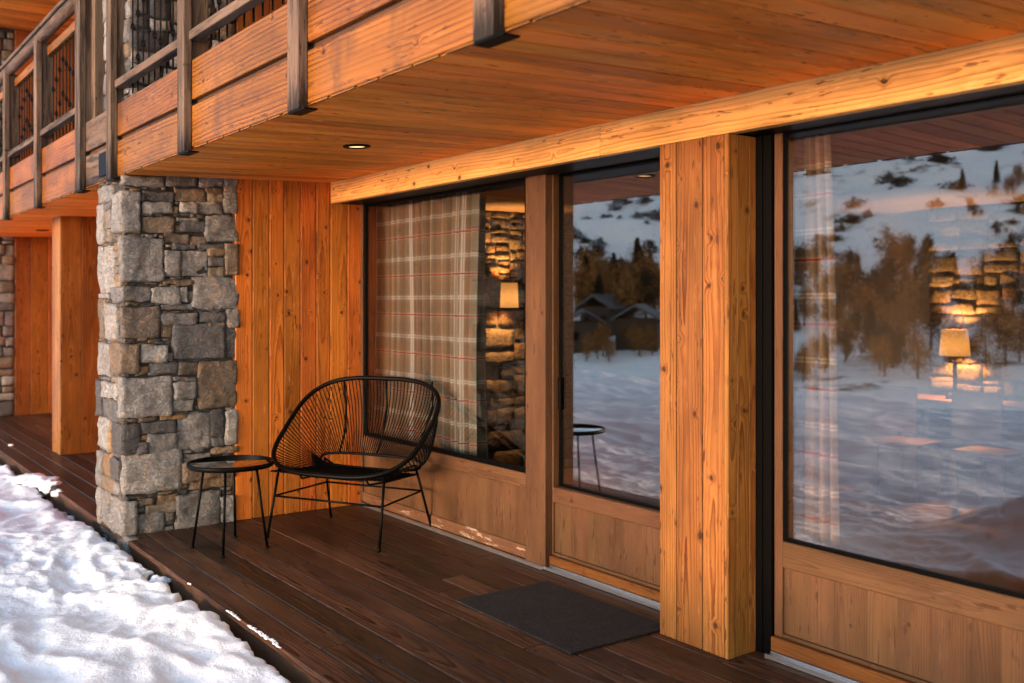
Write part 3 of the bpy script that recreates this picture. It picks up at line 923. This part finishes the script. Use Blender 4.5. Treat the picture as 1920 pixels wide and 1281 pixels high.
# ---- balcony
def bx_(px): return on_y(px, 300, 1.81).x
POSTS = [bx_(5) - 3.16, bx_(5) - 1.58, bx_(5), bx_(63), bx_(140), bx_(198.6), bx_(332), bx_(538), bx_(885.5), bx_(885.5) + 1.5, bx_(885.5) + 3.0]
bal = P(); bal.box((-15.4, 1.893, 2.55), (3.0, 1.904, 2.85), 0)
balcony = bal.make('balcony', M['dark_wood']); balcony['label'] = 'timber balcony with two plank fascia and iron balusters'
for i, x in enumerate(POSTS):
    wd = 0.15 if i == 4 else 0.115
    b = P(); b.box((x, 1.81, 2.472), (x + wd, 1.858, 4.02), 2, 0.004)
    if i == 4: b.box((x + 0.10, 1.90, 2.86), (x + 0.24, 1.99, 5.4), 2, 0.004); b.box((x + 0.005, 1.8585, 3.0), (x + wd - 0.005, 1.93, 5.4), 2, 0.004)
    else: b.box((x + 0.02, 1.8585, 3.002), (x + wd - 0.02, 1.96, 3.97), 2, 0.004)
    b.make('post', M['post'], balcony)
    b = P(); b.box((x - 0.005, 1.815, 2.464), (x + wd + 0.055, 1.880, 2.4715), 0, 0.001); b.make('bracket', M['black'], balcony)
for i in range(len(POSTS) - 1):
    x0, x1 = POSTS[i] + 0.06, POSTS[i + 1] + 0.06
    gap = i == 4
    mt = M['post'] if gap else M['fascia']
    yf = 1.858
    b = P(); b.box((x0 + 0.001, yf + 0.001, 2.502), (x1 - 0.001, yf + 0.034, 2.735), 0, 0.004, pith=0.012); b.make('fascia_board', mt, balcony)
    b = P(); b.box((x0 + 0.001, yf + 0.001, 2.772), (x1 - 0.001, yf + 0.034, 2.998), 0, 0.004, pith=0.018); b.make('fascia_board', mt, balcony)
    if gap: continue
    b = P(); b.box((POSTS[i] + 0.117, 1.838, 3.105), (POSTS[i + 1] - 0.002, 1.905, 3.158), 0, 0.004); b.make('rail', M['post'], balcony)
    b = P(); b.box((POSTS[i] + 0.10, 1.905, 3.845), (POSTS[i + 1] + 0.01, 1.96, 3.925), 0, 0.004); b.make('top_rail', M['fascia'], balcony)
lath = P(); x = -15.2
while x < 3:
    L = random.uniform(0.10, 0.26); lath.box((x, 1.862, 2.4925), (x + L, 1.874, 2.4995), 0, 0.001); x += L + random.uniform(0.012, 0.05)
lath.make('drip_strip', M['larch'], balcony)
b = P(); b.box((bx_(176), 1.842, 2.53), (bx_(176) + 0.22, 1.8575, 2.70), 2, 0.012); b.make('cover_plate', M['black'], balcony)
hr = Tubes(); hr.tube([(x_ - CH.x, 1.86 - CH.y, 4.005) for x_ in (-15.3, -12, -9, -8.38)], 0.052, 12)
hr.tube([(x_ - CH.x, 1.86 - CH.y, 4.005) for x_ in (-7.10, -5, -2, 3)], 0.052, 12)
o = hr.build('log_rail', None, balcony)
o.data.materials.append(M['post']);
at = o.data.attributes.new('gc', 'FLOAT_VECTOR', 'POINT'); at.data.foreach_set('vector', np.array([(p[0], p[1] + 1.84, p[2] - 4.0) for p in hr.v], 'f').ravel())
b = P(); b.box((-15.3, 1.81, 4.058), (-8.36, 1.925, 4.092), 0, 0.006); b.box((-7.10, 1.81, 4.058), (3, 1.925, 4.092), 0, 0.006); b.make('handrail', M['post'], balcony)
# balusters: twisted square bars with collars at two heights in a zigzag
def baluster_mesh(h1, h2):
    tb = Tubes(); z0, z1 = 3.06, 3.86
    n = 60; base = 0
    for i in range(n + 1):
        z = z0 + (z1 - z0) * i / n; an0 = 0.4; r_ = 0.0075
        for hh in (h1, h2):
            d = abs(z - (z0 + hh)); r_ = max(r_, 0.0075 + 0.013 * max(0, 1 - (d / 0.024) ** 2))
        for k in range(4):
            an = an0 + k * math.pi / 2; tb.v.append((r_ * math.cos(an), r_ * math.sin(an), z))
    for i in range(n):
        for k in range(4):
            tb.f.append((i * 4 + k, i * 4 + (k + 1) % 4, (i + 1) * 4 + (k + 1) % 4, (i + 1) * 4 + k))
    me = bpy.data.meshes.new('baluster'); me.from_pydata(tb.v, [], tb.f); me.materials.append(M['iron']); me.update(); return me
BM = [baluster_mesh(0.16 + 0.065 * k, 0.16 + 0.065 * k + 0.30) for k in range(4)]
nb = 0
for i in range(len(POSTS) - 1):
    if i == 4: continue
    a, c_ = POSTS[i] + 0.16, POSTS[i + 1] - 0.02
    if c_ < -13.2 or a > -3.0: continue
    n = max(1, round((c_ - a) / 0.128))
    for k in range(n):
        o = bpy.data.objects.new('baluster', BM[(0, 1, 2, 3, 2, 1)[k % 6]]); COL.objects.link(o); o.parent = balcony
        o.location = (a + (k + 0.5) * (c_ - a) / n - CH.x, 1.932 - CH.y, 0); nb += 1

# ---- rooms behind the glass
b = P(); b.box((-7.5, 3.80, -0.12), (2.0, 8.5, 0.0), 0); b.make('interior_floor', M['dark_wood'])
b = P(); b.box((-7.5, 3.81, 2.45), (2.0, 8.5, 2.58), 0); b.box((-7.5, 8.5, 0), (2, 8.62, 2.5), 0); b.box((2.0, 3.8, 0), (2.12, 8.5, 2.5), 1)
b.make('interior_wall', M['room'])
SPLIT[0] = 0.55
iw = core('interior_stone_wall', (-7.6, 3.80, 0.0), (-7.44, 8.4, 2.45))
stones_obj('stones', random_stones('x', -7.44, 4.4, 6.2, 0, 2.45, 0.06), iw, 'stone_dimmed')
iw2 = core('interior_stone_wall', (-4.98, 8.30, 0.0), (-1.2, 8.48, 2.45))
stones_obj('stones', random_stones('y', 8.30, -4.98, -2.6, 0, 2.45, 0.06), iw2, 'stone_dimmed')

# ================================================================== things
# ---- downlights
def downlight(x, y, label):
    z = 2.500 + 0.033 * (y - 1.9) - 0.001
    t_ = empty('downlight', (x, y, z)); t_.rotation_euler = (math.atan(0.033), 0, 0)
    tag(t_, label, 'ceiling light', 'downlights in the soffit')
    tb = Tubes().lathe([(0.050, 0.004), (0.050, -0.006), (0.058, -0.010), (0.078, -0.008), (0.080, 0.004)], 40)
    tb.build('trim_ring', M['black'], t_)
    tb = Tubes().lathe([(0.0, -0.003), (0.0515, -0.003)], 40); tb.build('diffuser', M['lit_disc'], t_)
    l = bpy.data.lights.new('downlight_lamp', 'SPOT'); l.energy = 5; l.spot_size = R(110); l.spot_blend = 0.8; l.color = (1, 0.75, 0.42); l.shadow_soft_size = 0.04
    lo = bpy.data.objects.new('downlight_lamp', l); COL.objects.link(lo); lo.parent = t_; lo.location = (0, 0, -0.03)
p = on_z(669, 274, 2.524); downlight(p.x, p.y, 'lit round recessed light in the soffit above the black chair')
p = on_z(80, 432, 2.52); downlight(p.x, p.y, 'lit recessed light in the soffit of the far bay beyond the stone pillar')

# ---- lounge chair
chair = empty('lounge_chair', (-6.255, 3.1956, 0), 0.5012)
tag(chair, 'wide black string chair with rounded hoop back on thin metal legs', 'chair')
def hoop_pt(tt, inset=0.0):
    y0, z0, y1, z1, Wf, Wb, n, bow = -.3372, .4552, .382, 1.0559, .5607, .6059, 3.19, -.0347
    ct, st = math.cos(tt), math.sin(tt); e_ = 2 / n
    a = math.copysign(abs(ct) ** e_, ct); b_ = math.copysign(abs(st) ** e_, st)
    W_ = Wf + (Wb - Wf) * (b_ + 1) / 2
    return Vector((W_ * a, (y0 + y1) / 2 + (y1 - y0) / 2 * b_, (z0 + z1) / 2 + (z1 - z0) / 2 * b_ + bow * (1 - b_ * b_)))
def resample(fn, N, M_=1500):
    pts = [fn(2 * math.pi * i / M_) for i in range(M_ + 1)]
    L = [0]
    for i in range(M_): L.append(L[-1] + (pts[i + 1] - pts[i]).length)
    out = []; j = 0
    for i in range(N):
        d = L[-1] * i / N
        while L[j + 1] < d: j += 1
        f = (d - L[j]) / max(1e-9, L[j + 1] - L[j]); out.append(pts[j].lerp(pts[j + 1], f))
    return out
def inner_pt(tt):
    # stadium shaped opening low in the back
    ct, st = math.cos(tt), math.sin(tt); e_ = 2 / 3.0
    a = math.copysign(abs(ct) ** e_, ct); b_ = math.copysign(abs(st) ** e_, st)
    return Vector((0.425 * a, 0.215 + 0.035 * b_, 0.470 + 0.044 * b_))
N_ = 118
hp = resample(hoop_pt, N_); ip = resample(inner_pt, N_)
Tubes().tube(resample(hoop_pt, 140), 0.0165, 10, True).build('hoop', M['black'], chair)
Tubes().tube(resample(inner_pt, 80), 0.0105, 8, True).build('inner_hoop', M['black'], chair)
def cord_path(a, b_, k=9, sag=0.018):
    out = []
    mid_out = Vector((0, 0.10, -0.03))
    for i in range(k + 1):
        f = i / k; p = a.lerp(b_, f)
        bul = 4 * f * (1 - f)
        back = max(0.0, min(1.0, (a.z - 0.50) / 0.3))
        p = p + Vector((0, 0.055 * back * bul, -0.012 * bul - 0.02 * (1 - back) * bul)) + Vector((math.copysign(0.03, a.x) * bul * min(1, abs(a.x) / 0.5), 0, 0))
        out.append(p)
    return out
cd = Tubes()
for i in range(N_):
    cd.tube(cord_path(hp[i], ip[i]), 0.0039, 5, cap=False)
cd.build('cords', M['cord'], chair)
seat = Tubes()
for k in range(30):                                # dense seat weave between the front hoop and the opening
    f = (k + 0.5) / 30; lx = -0.44 + 0.88 * f
    seat.tube([(lx * 1.06, -0.325, 0.452), (lx, -0.12, 0.43), (lx * 0.97, 0.06, 0.418), (lx * 0.95, 0.185, 0.412)], 0.0075, 6)
seat.build('seat', M['cord'], chair)
ribs = Tubes()
for lx0, lx1 in ((-0.34, -0.30), (0.03, 0.03), (0.42, 0.36)):
    ribs.tube([(lx0, 0.384, 1.045), (lx0 * 0.98, 0.405, 0.85), (lx1, 0.345, 0.65), (lx1 * 0.96, 0.255, 0.515)], 0.0075, 8)
ribs.build('back_ribs', M['black'], chair)
LG = []
for sx in (-1, 1):
    for sy in (-1, 1):
        foot = Vector((sx * (0.4515 if sy < 0 else 0.4332), -0.3607 if sy < 0 else 0.3524, 0.004))
        top = Vector((sx * (0.43 if sy < 0 else 0.385), -0.265 if sy < 0 else 0.205, 0.462 if sy < 0 else 0.47))
        LG.append((foot, top))
        tb = Tubes().tube([foot, foot.lerp(top, 0.5), top], 0.0095, 10)
        tb.lathe([(0.0, 0.0), (0.012, 0.0), (0.0125, 0.012), (0.0095, 0.02)], 10, (foot.x, foot.y, 0.0))
        tb.build('leg', M['black'], chair)
st = Tubes()
q = [f.lerp(t_, 0.60) for f, t_ in LG]              # order: FL, BL, FR, BR
for a, c_ in ((0, 2), (2, 3), (3, 1), (1, 0)): st.tube([q[a], q[c_]], 0.0072, 8)
st.build('stretcher', M['black'], chair)
sf = Tubes()
sf.tube([LG[0][1], (-0.2, -0.2, 0.415), (0.2, -0.2, 0.415), LG[2][1]], 0.008, 8)
sf.tube([LG[1][1], (-0.2, 0.17, 0.40), (0.2, 0.17, 0.40), LG[3][1]], 0.008, 8)
sf.tube([(0.27, -0.24, 0.43), (0.275, -0.21, 0.395), (0.30, -0.02, 0.385), (0.33, 0.14, 0.39), (0.335, 0.17, 0.41)], 0.007, 8)
sf.tube([(-0.27, -0.24, 0.43), (-0.275, -0.21, 0.395), (-0.30, -0.02, 0.385), (-0.33, 0.14, 0.39), (-0.335, 0.17, 0.41)], 0.007, 8)
sf.build('seat_frame', M['black'], chair)

# ---- side table
tab = empty('side_table', (-6.355, 2.36, 0), R(8))
tag(tab, 'small round glass topped side table on four thin black legs by the stone pillar', 'table')
Tubes().lathe([(0.0, 0.566), (0.262, 0.566), (0.264, 0.563), (0.262, 0.558), (0.0, 0.558)], 64).build('glass_top', M['table_glass'], tab)
Tubes().lathe([(0.2645, 0.570), (0.276, 0.570), (0.280, 0.562), (0.278, 0.545), (0.270, 0.538), (0.255, 0.538), (0.253, 0.545), (0.2645, 0.556), (0.2645, 0.570)], 64).build('rim', M['black'], tab)
for k, (fx, fy) in enumerate(((-6.496, 2.153), (-6.14, 2.228), (-6.615, 2.486), (-6.206, 2.549))):
    v = Vector((fx + 6.355, fy - 2.36, 0)); v.rotate(Matrix.Rotation(-R(8), 3, 'Z'))
    tb = Tubes().tube([(v.x, v.y, 0.004), (v.x * 0.84, v.y * 0.84, 0.28), (v.x * 0.70, v.y * 0.70, 0.545)], 0.0085, 10)
    tb.lathe([(0, 0), (0.013, 0), (0.013, 0.01), (0.0085, 0.014)], 10, (v.x, v.y, 0))
    tb.build('leg', M['black'], tab)
    if k in (2, 3): tab['_'] = 1
del tab['_']
vs = [Vector((fx + 6.355, fy - 2.36, 0)) for fx, fy in ((-6.496, 2.153), (-6.14, 2.228), (-6.615, 2.486), (-6.206, 2.549))]
for v in vs: v.rotate(Matrix.Rotation(-R(8), 3, 'Z'))
br = Tubes(); br.tube([(0.185 * math.cos(a * math.pi / 16), 0.185 * math.sin(a * math.pi / 16), 0.534) for a in range(32)], 0.006, 8, True)
br.build('brace', M['black'], tab)

# ---- doormat
b = Boards(); b.box((-4.487, 2.905, 0.002), (-3.505, 3.535, 0.014), 0, 0.005)
mt = b.build('doormat', M['doormat'], origin=(-4.0, 3.22, 0)); mt.rotation_euler = (0, 0, R(-0.6))
tag(mt, 'dark brown fibre doormat on the deck in front of the glass door', 'doormat')

# ---- curtains
def curtain(name, x0, x1, y, z0, z1, folds, amp, label, taper=1.0, off=0.0, mat='plaid'):
    n, m = 260, 30
    v, gc, f = [], [], []
    pos = []; L = 0.0; prev = None
    for i in range(n + 1):
        s_ = i / n
        ph = folds * s_ * 2 * math.pi + 0.9 * math.sin(5 * s_ + off)
        yy = amp * (0.35 + 0.65 * s_) * (math.sin(ph) + 0.3 * math.sin(2.3 * ph + 1)); xx = x0 + (x1 - x0) * s_ + 0.35 * amp * math.cos(ph) * s_
        if prev: L += math.hypot(xx - prev[0], yy - prev[1])
        prev = (xx, yy); pos.append((xx, yy, L))
    xc = x0
    for j in range(m + 1):
        z = z0 + (z1 - z0) * j / m
        k = 1.0 + (taper - 1) * (1 - j / m)
        for (xx, yy, L_) in pos:
            sw = 0.010 * math.sin(z * 2.3 + xx * 3)
            v.append((x0 + (xx - x0) * k, yy * (0.8 + 0.35 * (1 - j / m)) + sw, z)); gc.append((L_ + off, z, 0))
    for j in range(m):
        for i in range(n):
            a = j * (n + 1) + i; f.append((a, a + 1, a + n + 2, a + n + 1))
    me = bpy.data.meshes.new(name); me.from_pydata([(p[0] - x0, p[1], p[2] - z0) for p in v], [], f)
    at = me.attributes.new('gc', 'FLOAT_VECTOR', 'POINT'); at.data.foreach_set('vector', np.array(gc, 'f').ravel())
    me.polygons.foreach_set('use_smooth', [True] * len(me.polygons)); me.update()
    o = link(name, me, M[mat]); o.location = (x0, y, z0)
    md = o.modifiers.new('thickness', 'SOLIDIFY'); md.thickness = 0.002
    tag(o, label, 'curtain', 'plaid curtains behind the glass')
    return o
curtain('curtain', -7.30, -5.72, 3.93, 0.12, 2.40, 12, 0.085, 'brown plaid curtain with red lines drawn behind the fixed window', 1.0, 0.05)
curtain('curtain', -3.02, -2.80, 3.86, 0.12, 2.40, 4, 0.036, 'narrow gathered plaid curtain at the edge of the wide sliding door', 1.30, 0.4, 'sheer')

# ---- lamps
def shade_lamp(name, loc, label, r0, r1, h, wall):
    t_ = empty(name, loc); tag(t_, label, 'lamp')
    Tubes().lathe([(r0, 0), (r1, h), (r1 - 0.003, h), (r0 - 0.003, 0), (r0, 0)], 36).build('shade', M['shade'], t_)
    if wall:
        tb = Tubes().tube([(wall, 0, h * 0.4), (0, 0, h * 0.4)], 0.008, 8).tube([(0, 0, -0.02), (0, 0, h * 0.5)], 0.012, 10)
        tb.lathe([(0.0, 0.0), (0.05, 0.0)], 16, (wall, 0, h * 0.4)); tb.build('bracket', M['iron'], t_)
    else:
        Tubes().lathe([(0, -0.37), (0.075, -0.37), (0.072, -0.35), (0.02, -0.335), (0.014, -0.2), (0.018, -0.1), (0.01, 0.05), (0.01, 0.1), (0, 0.1)], 24).build('stem', M['iron'], t_)
    l = bpy.data.lights.new('lamp_bulb', 'POINT'); l.energy = 17.0; l.color = (1.0, 0.43, 0.10); l.shadow_soft_size = 0.035
    lo = bpy.data.objects.new('lamp_bulb', l); COL.objects.link(lo); lo.parent = t_; lo.location = (0, 0, h * 0.5)
    return t_
p = on_x(955, 577, -7.28); shade_lamp('wall_lamp', p, 'small lit wall lamp on the indoor stone wall behind the fixed window', 0.085, 0.075, 0.225, -0.13)
p = on_y(1790, 667, 8.12); shade_lamp('table_lamp', p, 'lit table lamp with pale shade seen through the wide sliding door', 0.125, 0.105, 0.225, None)
zt = p.z - 0.37
t_ = empty('dining_table', (p.x + 0.25, p.y - 0.02, 0)); tag(t_, 'dark wooden table under the lit table lamp indoors', 'table')
o = Boards().box((-0.75, -0.22, zt - 0.035), (0.75, 0.22, zt), 0, 0.004).build('tabletop', M['dark_wood'], t_)
for sx in (-1, 1):
    for sy in (-1, 1): Boards().box((sx * 0.68 - 0.03, sy * 0.17 - 0.03, 0), (sx * 0.68 + 0.03, sy * 0.17 + 0.03, zt - 0.036), 2).build('leg', M['dark_wood'], t_)
for k, (cx, lab) in enumerate(((-0.35, 'dark wooden chair at the indoor table, nearer the curtain'), (0.35, 'dark wooden chair at the indoor table, farther from the curtain'))):
    c_ = empty('dining_chair', (p.x + 0.25 + cx, p.y - 0.55, 0)); tag(c_, lab, 'chair', 'chairs at the indoor table')
    Boards().box((-0.21, -0.2, 0.43), (0.21, 0.2, 0.46), 0, 0.004).build('seat', M['dark_wood'], c_)
    Boards().box((-0.2, -0.2, 0.55), (0.2, -0.18, 0.92), 0, 0.004).build('backrest', M['dark_wood'], c_)
    for sx in (-1, 1):
        for sy in (-1, 1): Boards().box((sx * 0.18 - 0.018, sy * 0.18 - 0.018, 0), (sx * 0.18 + 0.018, sy * 0.18 + 0.018, 0.429), 2).build('leg', M['dark_wood'], c_)

# ---- lumps of snow along the deck edge
def clumps():
    from mathutils import noise as mn
    V, Fc = [], []
    spots = []
    for k in range(42):
        x = random.uniform(-13.5, -3.4); spots.append((x, float(edge_y(np.array([x]))[0]) + random.uniform(-0.07, 0.04), random.uniform(-0.22, -0.12), random.uniform(0.03, 0.085)))
    for px, py, s_ in ((97, 912, 0.09), (82, 905, 0.10), (60, 900, 0.12), (20, 838, 0.06), (108, 925, 0.05), (205, 985, 0.06), (270, 1078, 0.05), (300, 1090, 0.05)):
        q_ = on_z(px, py, -0.02 if px < 200 else -0.08); spots.append((q_.x, q_.y, q_.z, s_))
    for (x, y, z, s_) in spots:
        bm = bmesh.new(); bmesh.ops.create_icosphere(bm, subdivisions=3, radius=1.0)
        of = Vector((random.uniform(0, 90), 0, 0)); sc = Vector((random.uniform(0.8, 1.7), random.uniform(0.7, 1.2), random.uniform(0.35, 0.7))) * s_
        b0 = len(V)
        for v in bm.verts:
            d = 1 + 0.6 * mn.noise(v.co * 1.6 + of) + 0.35 * mn.noise(v.co * 4 + of) + 0.12 * mn.noise(v.co * 9 + of)
            V.append((x + v.co.x * d * sc.x, y + v.co.y * d * sc.y, z + v.co.z * d * sc.z))
        for f in bm.faces: Fc.append([b0 + v.index for v in f.verts])
        bm.free()
    me = bpy.data.meshes.new('snow_clumps'); me.from_pydata(V, [], Fc); me.polygons.foreach_set('use_smooth', [True] * len(me.polygons)); me.update()
    o = link('snow_clumps', me, M['snow']); tag(o, 'broken lumps of snow along the edge of the deck', 'snow', kind='stuff')
clumps()
# a broken crust of snow left on the deck's front edge
def crust():
    from mathutils import noise as mn
    V, Fc = [], []
    x = -5.7
    while x < -3.4:
        dn = mn.noise(Vector((x * 2.1, 3.3, 0))) + 0.5 * mn.noise(Vector((x * 9, 1.3, 0)))
        x += random.uniform(0.003, 0.012)
        if dn < 0.10: continue
        r_ = random.uniform(0.003, 0.007) + 0.008 * max(0, dn) * random.random()
        bm = bmesh.new(); bmesh.ops.create_icosphere(bm, subdivisions=2, radius=1.0)
        y = 1.8635 + random.random() ** 2 * (0.006 + 0.02 * max(0, dn)); of = Vector((random.uniform(0, 90), 0, 0)); b0 = len(V)
        sx, sy, sz = r_ * random.uniform(0.9, 2.2), r_ * random.uniform(0.7, 1.2), r_ * random.uniform(0.35, 0.7)
        for v in bm.verts:
            d = 1 + 0.5 * mn.noise(v.co * 1.8 + of)
            V.append((x + v.co.x * d * sx, y + v.co.y * d * sy, 0.001 + v.co.z * d * sz))
        for f in bm.faces: Fc.append([b0 + v.index for v in f.verts])
        bm.free()
    me = bpy.data.meshes.new('snow_crust'); me.from_pydata(V, [], Fc); me.polygons.foreach_set('use_smooth', [True] * len(me.polygons)); me.update()
    o = link('snow_crust', me, M['snow']); tag(o, 'broken crust of snow on the front edge of the deck', 'snow', kind='stuff')
crust()

# ================================================================== across the valley (seen mirrored in the glass)
def plain_tree_mat(name, c0, c1):
    t = T(name); co = t.n('ShaderNodeTexCoord').outputs['Object']
    n = t.noise(co, 0.9, 3.0, 0.6)[0]
    return t.pbr(t.mix(t.step(n, 0.35, 0.65), c0, c1), 0.9, 0, None, 0.1)
M['larch_crown'] = plain_tree_mat('bare_larch_twigs', (0.17, 0.075, 0.026), (0.34, 0.16, 0.05))
M['spruce'] = plain_tree_mat('spruce_needles', (0.022, 0.018, 0.010), (0.055, 0.038, 0.02))
M['bark'] = plain('bark', (0.05, 0.035, 0.025), 0.9)
def crown_mesh(name, h, r, nb_, conical, mat, seed, ls=1.0):
    rr = random.Random(seed); V, Fc = [], []
    lobes = None if conical else [(rr.gauss(0, r * 0.42), rr.gauss(0, r * 0.42), h * rr.uniform(0.28, 0.9), r * rr.uniform(0.16, 0.38)) for _ in range(13)]
    for k in range(nb_):
        f = rr.random() ** 0.8
        z = h * (0.12 + 0.88 * f)
        rad = r * ((1 - f) ** 0.8 + 0.06) if conical else r * math.sqrt(max(0.02, 1 - (2 * (f - 0.45)) ** 2)) * (0.7 + 0.3 * rr.random())
        if lobes:
            L_ = lobes[int(rr.random() ** 1.3 * len(lobes))]
            c_ = Vector((L_[0] + rr.gauss(0, L_[3]), L_[1] + rr.gauss(0, L_[3]), max(0.3, L_[2] + rr.gauss(0, L_[3] * 1.25)))); rad = 0; z = c_.z
        an = rr.uniform(0, 2 * math.pi); d = rad * math.sqrt(rr.random()) * (1 + 0.25 * math.sin(3 * an + 9 * f))
        if not lobes: c_ = Vector((d * math.cos(an), d * math.sin(an), z - 0.12 * d))
        s_ = h * rr.uniform(0.010, 0.032) * ls
        a = Vector((rr.gauss(0, 1), rr.gauss(0, 1), rr.gauss(0, 0.7))).normalized(); b_ = a.cross(Vector((rr.gauss(0, 1), rr.gauss(0, 1), rr.gauss(0, 1)))).normalized()
        i0 = len(V)
        V += [tuple(c_ + a * s_ * 1.5), tuple(c_ + b_ * s_ * 0.55), tuple(c_ - a * s_ * 1.2), tuple(c_ - b_ * s_ * 0.55)]
        Fc.append((i0, i0 + 1, i0 + 2, i0 + 3))
    me = bpy.data.meshes.new(name); me.from_pydata(V, [], Fc); me.materials.append(mat); me.update(); return me
def trunk_mesh(h, r):
    tb = Tubes().tube([(0, 0, -0.8), (0.05, 0, h * 0.4), (-0.03, 0.05, h * 0.95)], [r, r * 0.6, r * 0.1], 7)
    me = bpy.data.meshes.new('trunk'); me.from_pydata(tb.v, [], tb.f); me.materials.append(M['bark']); me.update(); return me
CR_L = [crown_mesh('larch_crown', 9, 2.7, 2000, False, M['larch_crown'], 3, 0.8), crown_mesh('larch_crown', 10, 2.2, 2000, False, M['larch_crown'], 4, 0.8), crown_mesh('larch_crown', 8, 3.2, 2200, False, M['larch_crown'], 14, 0.8)]
CR_S = [crown_mesh('spruce_crown', 8.5, 2.6, 2600, False, M['spruce'], 15), crown_mesh('spruce_crown', 9.5, 2.2, 2600, False, M['spruce'], 16), crown_mesh('spruce_crown', 10, 1.7, 3000, True, M['spruce'], 5)]
BU = crown_mesh('bush', 2.0, 1.7, 420, False, M['spruce'], 8, 4.5)
TR = trunk_mesh(10, 0.22)
M['hut'] = plain('old_timber', (0.035, 0.018, 0.010), 0.8, var=0.6, scale=1.5)
M['slate'] = plain('slate_roof', (0.07, 0.065, 0.07), 0.7, var=0.6, scale=2.0)
def fz(x, y): return float(far_z(np.array([[x]]), np.array([[y]]))[0, 0])
def mirror_dir(px): 
    r_ = ray(px, HZ); return Vector((r_.x, -r_.y))
def at_mirror(px, dist):
    d = mirror_dir(px); return d.x * dist, 7.5 + d.y * dist
nT = 0
def tree(px, dist, kind, sc):
    global nT
    x, y = at_mirror(px, dist)
    nm = 'larch_tree' if kind == 'l' else 'spruce_tree'
    t_ = empty(nm, (x, y, fz(x, y) - 0.2), random.uniform(0, 6)); t_.scale = (sc, sc, sc * random.uniform(0.9, 1.15))
    tag(t_, 'bare brown larch on the snowy slope across the valley' if kind == 'l' else 'dark spruce on the snowy slope across the valley', 'tree', 'larches across the valley' if kind == 'l' else 'spruces across the valley')
    for nm2, me in (('trunk', TR), ('crown', random.choice(CR_L if kind == 'l' else CR_S))):
        o = bpy.data.objects.new(nm2, me); COL.objects.link(o); o.parent = t_
    nT += 1
rt = random.Random(21)
for k in range(44): tree(rt.uniform(1085, 1245), rt.uniform(156, 186), 'l' if rt.random() < 0.85 else 's', rt.uniform(0.6, 1.05))
for k in range(58): tree(rt.gauss(1635, 62), rt.uniform(140, 186), 's' if rt.random() < 0.55 else 'l', rt.uniform(0.45, 0.85))
for k in range(34): tree(rt.uniform(1745, 2010), rt.uniform(118, 182), 's' if rt.random() < 0.4 else 'l', rt.uniform(0.5, 0.95))
for k in range(16): tree(rt.uniform(1500, 1740), rt.uniform(116, 134), 's' if rt.random() < 0.4 else 'l', rt.uniform(0.35, 0.7))
for k in range(9): tree(rt.uniform(1075, 1240), rt.uniform(124, 142), 'l', rt.uniform(0.28, 0.5))
for k in range(14): tree(rt.uniform(1800, 2000), rt.uniform(185, 235), 's' if rt.random() < 0.4 else 'l', rt.uniform(0.35, 0.6))
bush_spots = [(rt.uniform(1040, 2000), rt.uniform(190, 340)) for k in range(70)]
for c_, d_ in ((1600, 225), (1690, 240), (1545, 205), (1500, 196), (1850, 290), (1760, 262), (1130, 250), (1190, 270), (1085, 300), (1150, 315), (1100, 225), (1210, 240), (1175, 205)):
    bush_spots += [(c_ + rt.gauss(0, 16), d_ + rt.gauss(0, 5)) for k in range(7)]
for (bx, bd) in bush_spots:
    x, y = at_mirror(bx, bd)
    o = bpy.data.objects.new('bush', BU); COL.objects.link(o); s_ = rt.uniform(0.35, 1.25); o.scale = (s_ * rt.uniform(0.8, 1.7), s_, s_ * rt.uniform(0.8, 1.3)); o.location = (x, y, fz(x, y) - 0.4); o.rotation_euler = (0, 0, rt.uniform(0, 6))
    tag(o, 'low dark bush on the high snow slope across the valley', 'bush', 'bushes on the slope')
def far_house(px, dist, w_, d_, h_, rz, label):
    x, y = at_mirror(px, dist); z = fz(x, y); print('house', x, y, z)
    t_ = empty('wooden_house', (x, y, z), rz); tag(t_, label, 'house', 'houses across the valley')
    b = Boards()
    b.box((-w_ / 2, -d_ / 2, -1), (w_ / 2, d_ / 2, h_), 0, 0.02); b.build('wall', M['hut'], t_)
    V = []; rf = h_ + w_ * 0.28; o_ = 0.7
    for yy in (-d_ / 2 - o_, d_ / 2 + o_):
        V += [(-w_ / 2 - o_, yy, h_ - 0.4), (0, yy, rf), (w_ / 2 + o_, yy, h_ - 0.4), (-w_ / 2 - o_, yy, h_ - 0.05), (0, yy, rf + 0.4), (w_ / 2 + o_, yy, h_ - 0.05)]
    Fc = [(0, 1, 7, 6), (1, 2, 8, 7), (3, 9, 10, 4), (4, 10, 11, 5), (0, 6, 9, 3), (2, 5, 11, 8), (0, 3, 4, 1), (1, 4, 5, 2), (6, 7, 10, 9), (7, 8, 11, 10)]
    me = bpy.data.meshes.new('roof'); me.from_pydata(V, [], Fc); me.update(); link('roof', me, M['slate'], t_)
    for sx in (-0.28, 0.28):
        for zz in (1.2, 3.6):
            if zz < h_ - 1: Boards().box((w_ * sx - 0.5, -d_ / 2 - 0.05, zz), (w_ * sx + 0.5, -d_ / 2 - 0.01, zz + 1.2), 2).build('window', M['black'], t_)
far_house(1092, 148, 5.0, 7, 3.9, 2.2, 'dark wooden house with grey roof across the valley, nearest the mullion')
far_house(1138, 158, 5.5, 7, 4.0, 2.9, 'middle one of the dark wooden houses across the valley')
far_house(1200, 146, 6.0, 8, 3.9, 2.5, 'dark wooden house with grey roof across the valley, nearest the post')
print('trees', nT, 'balusters', nb)
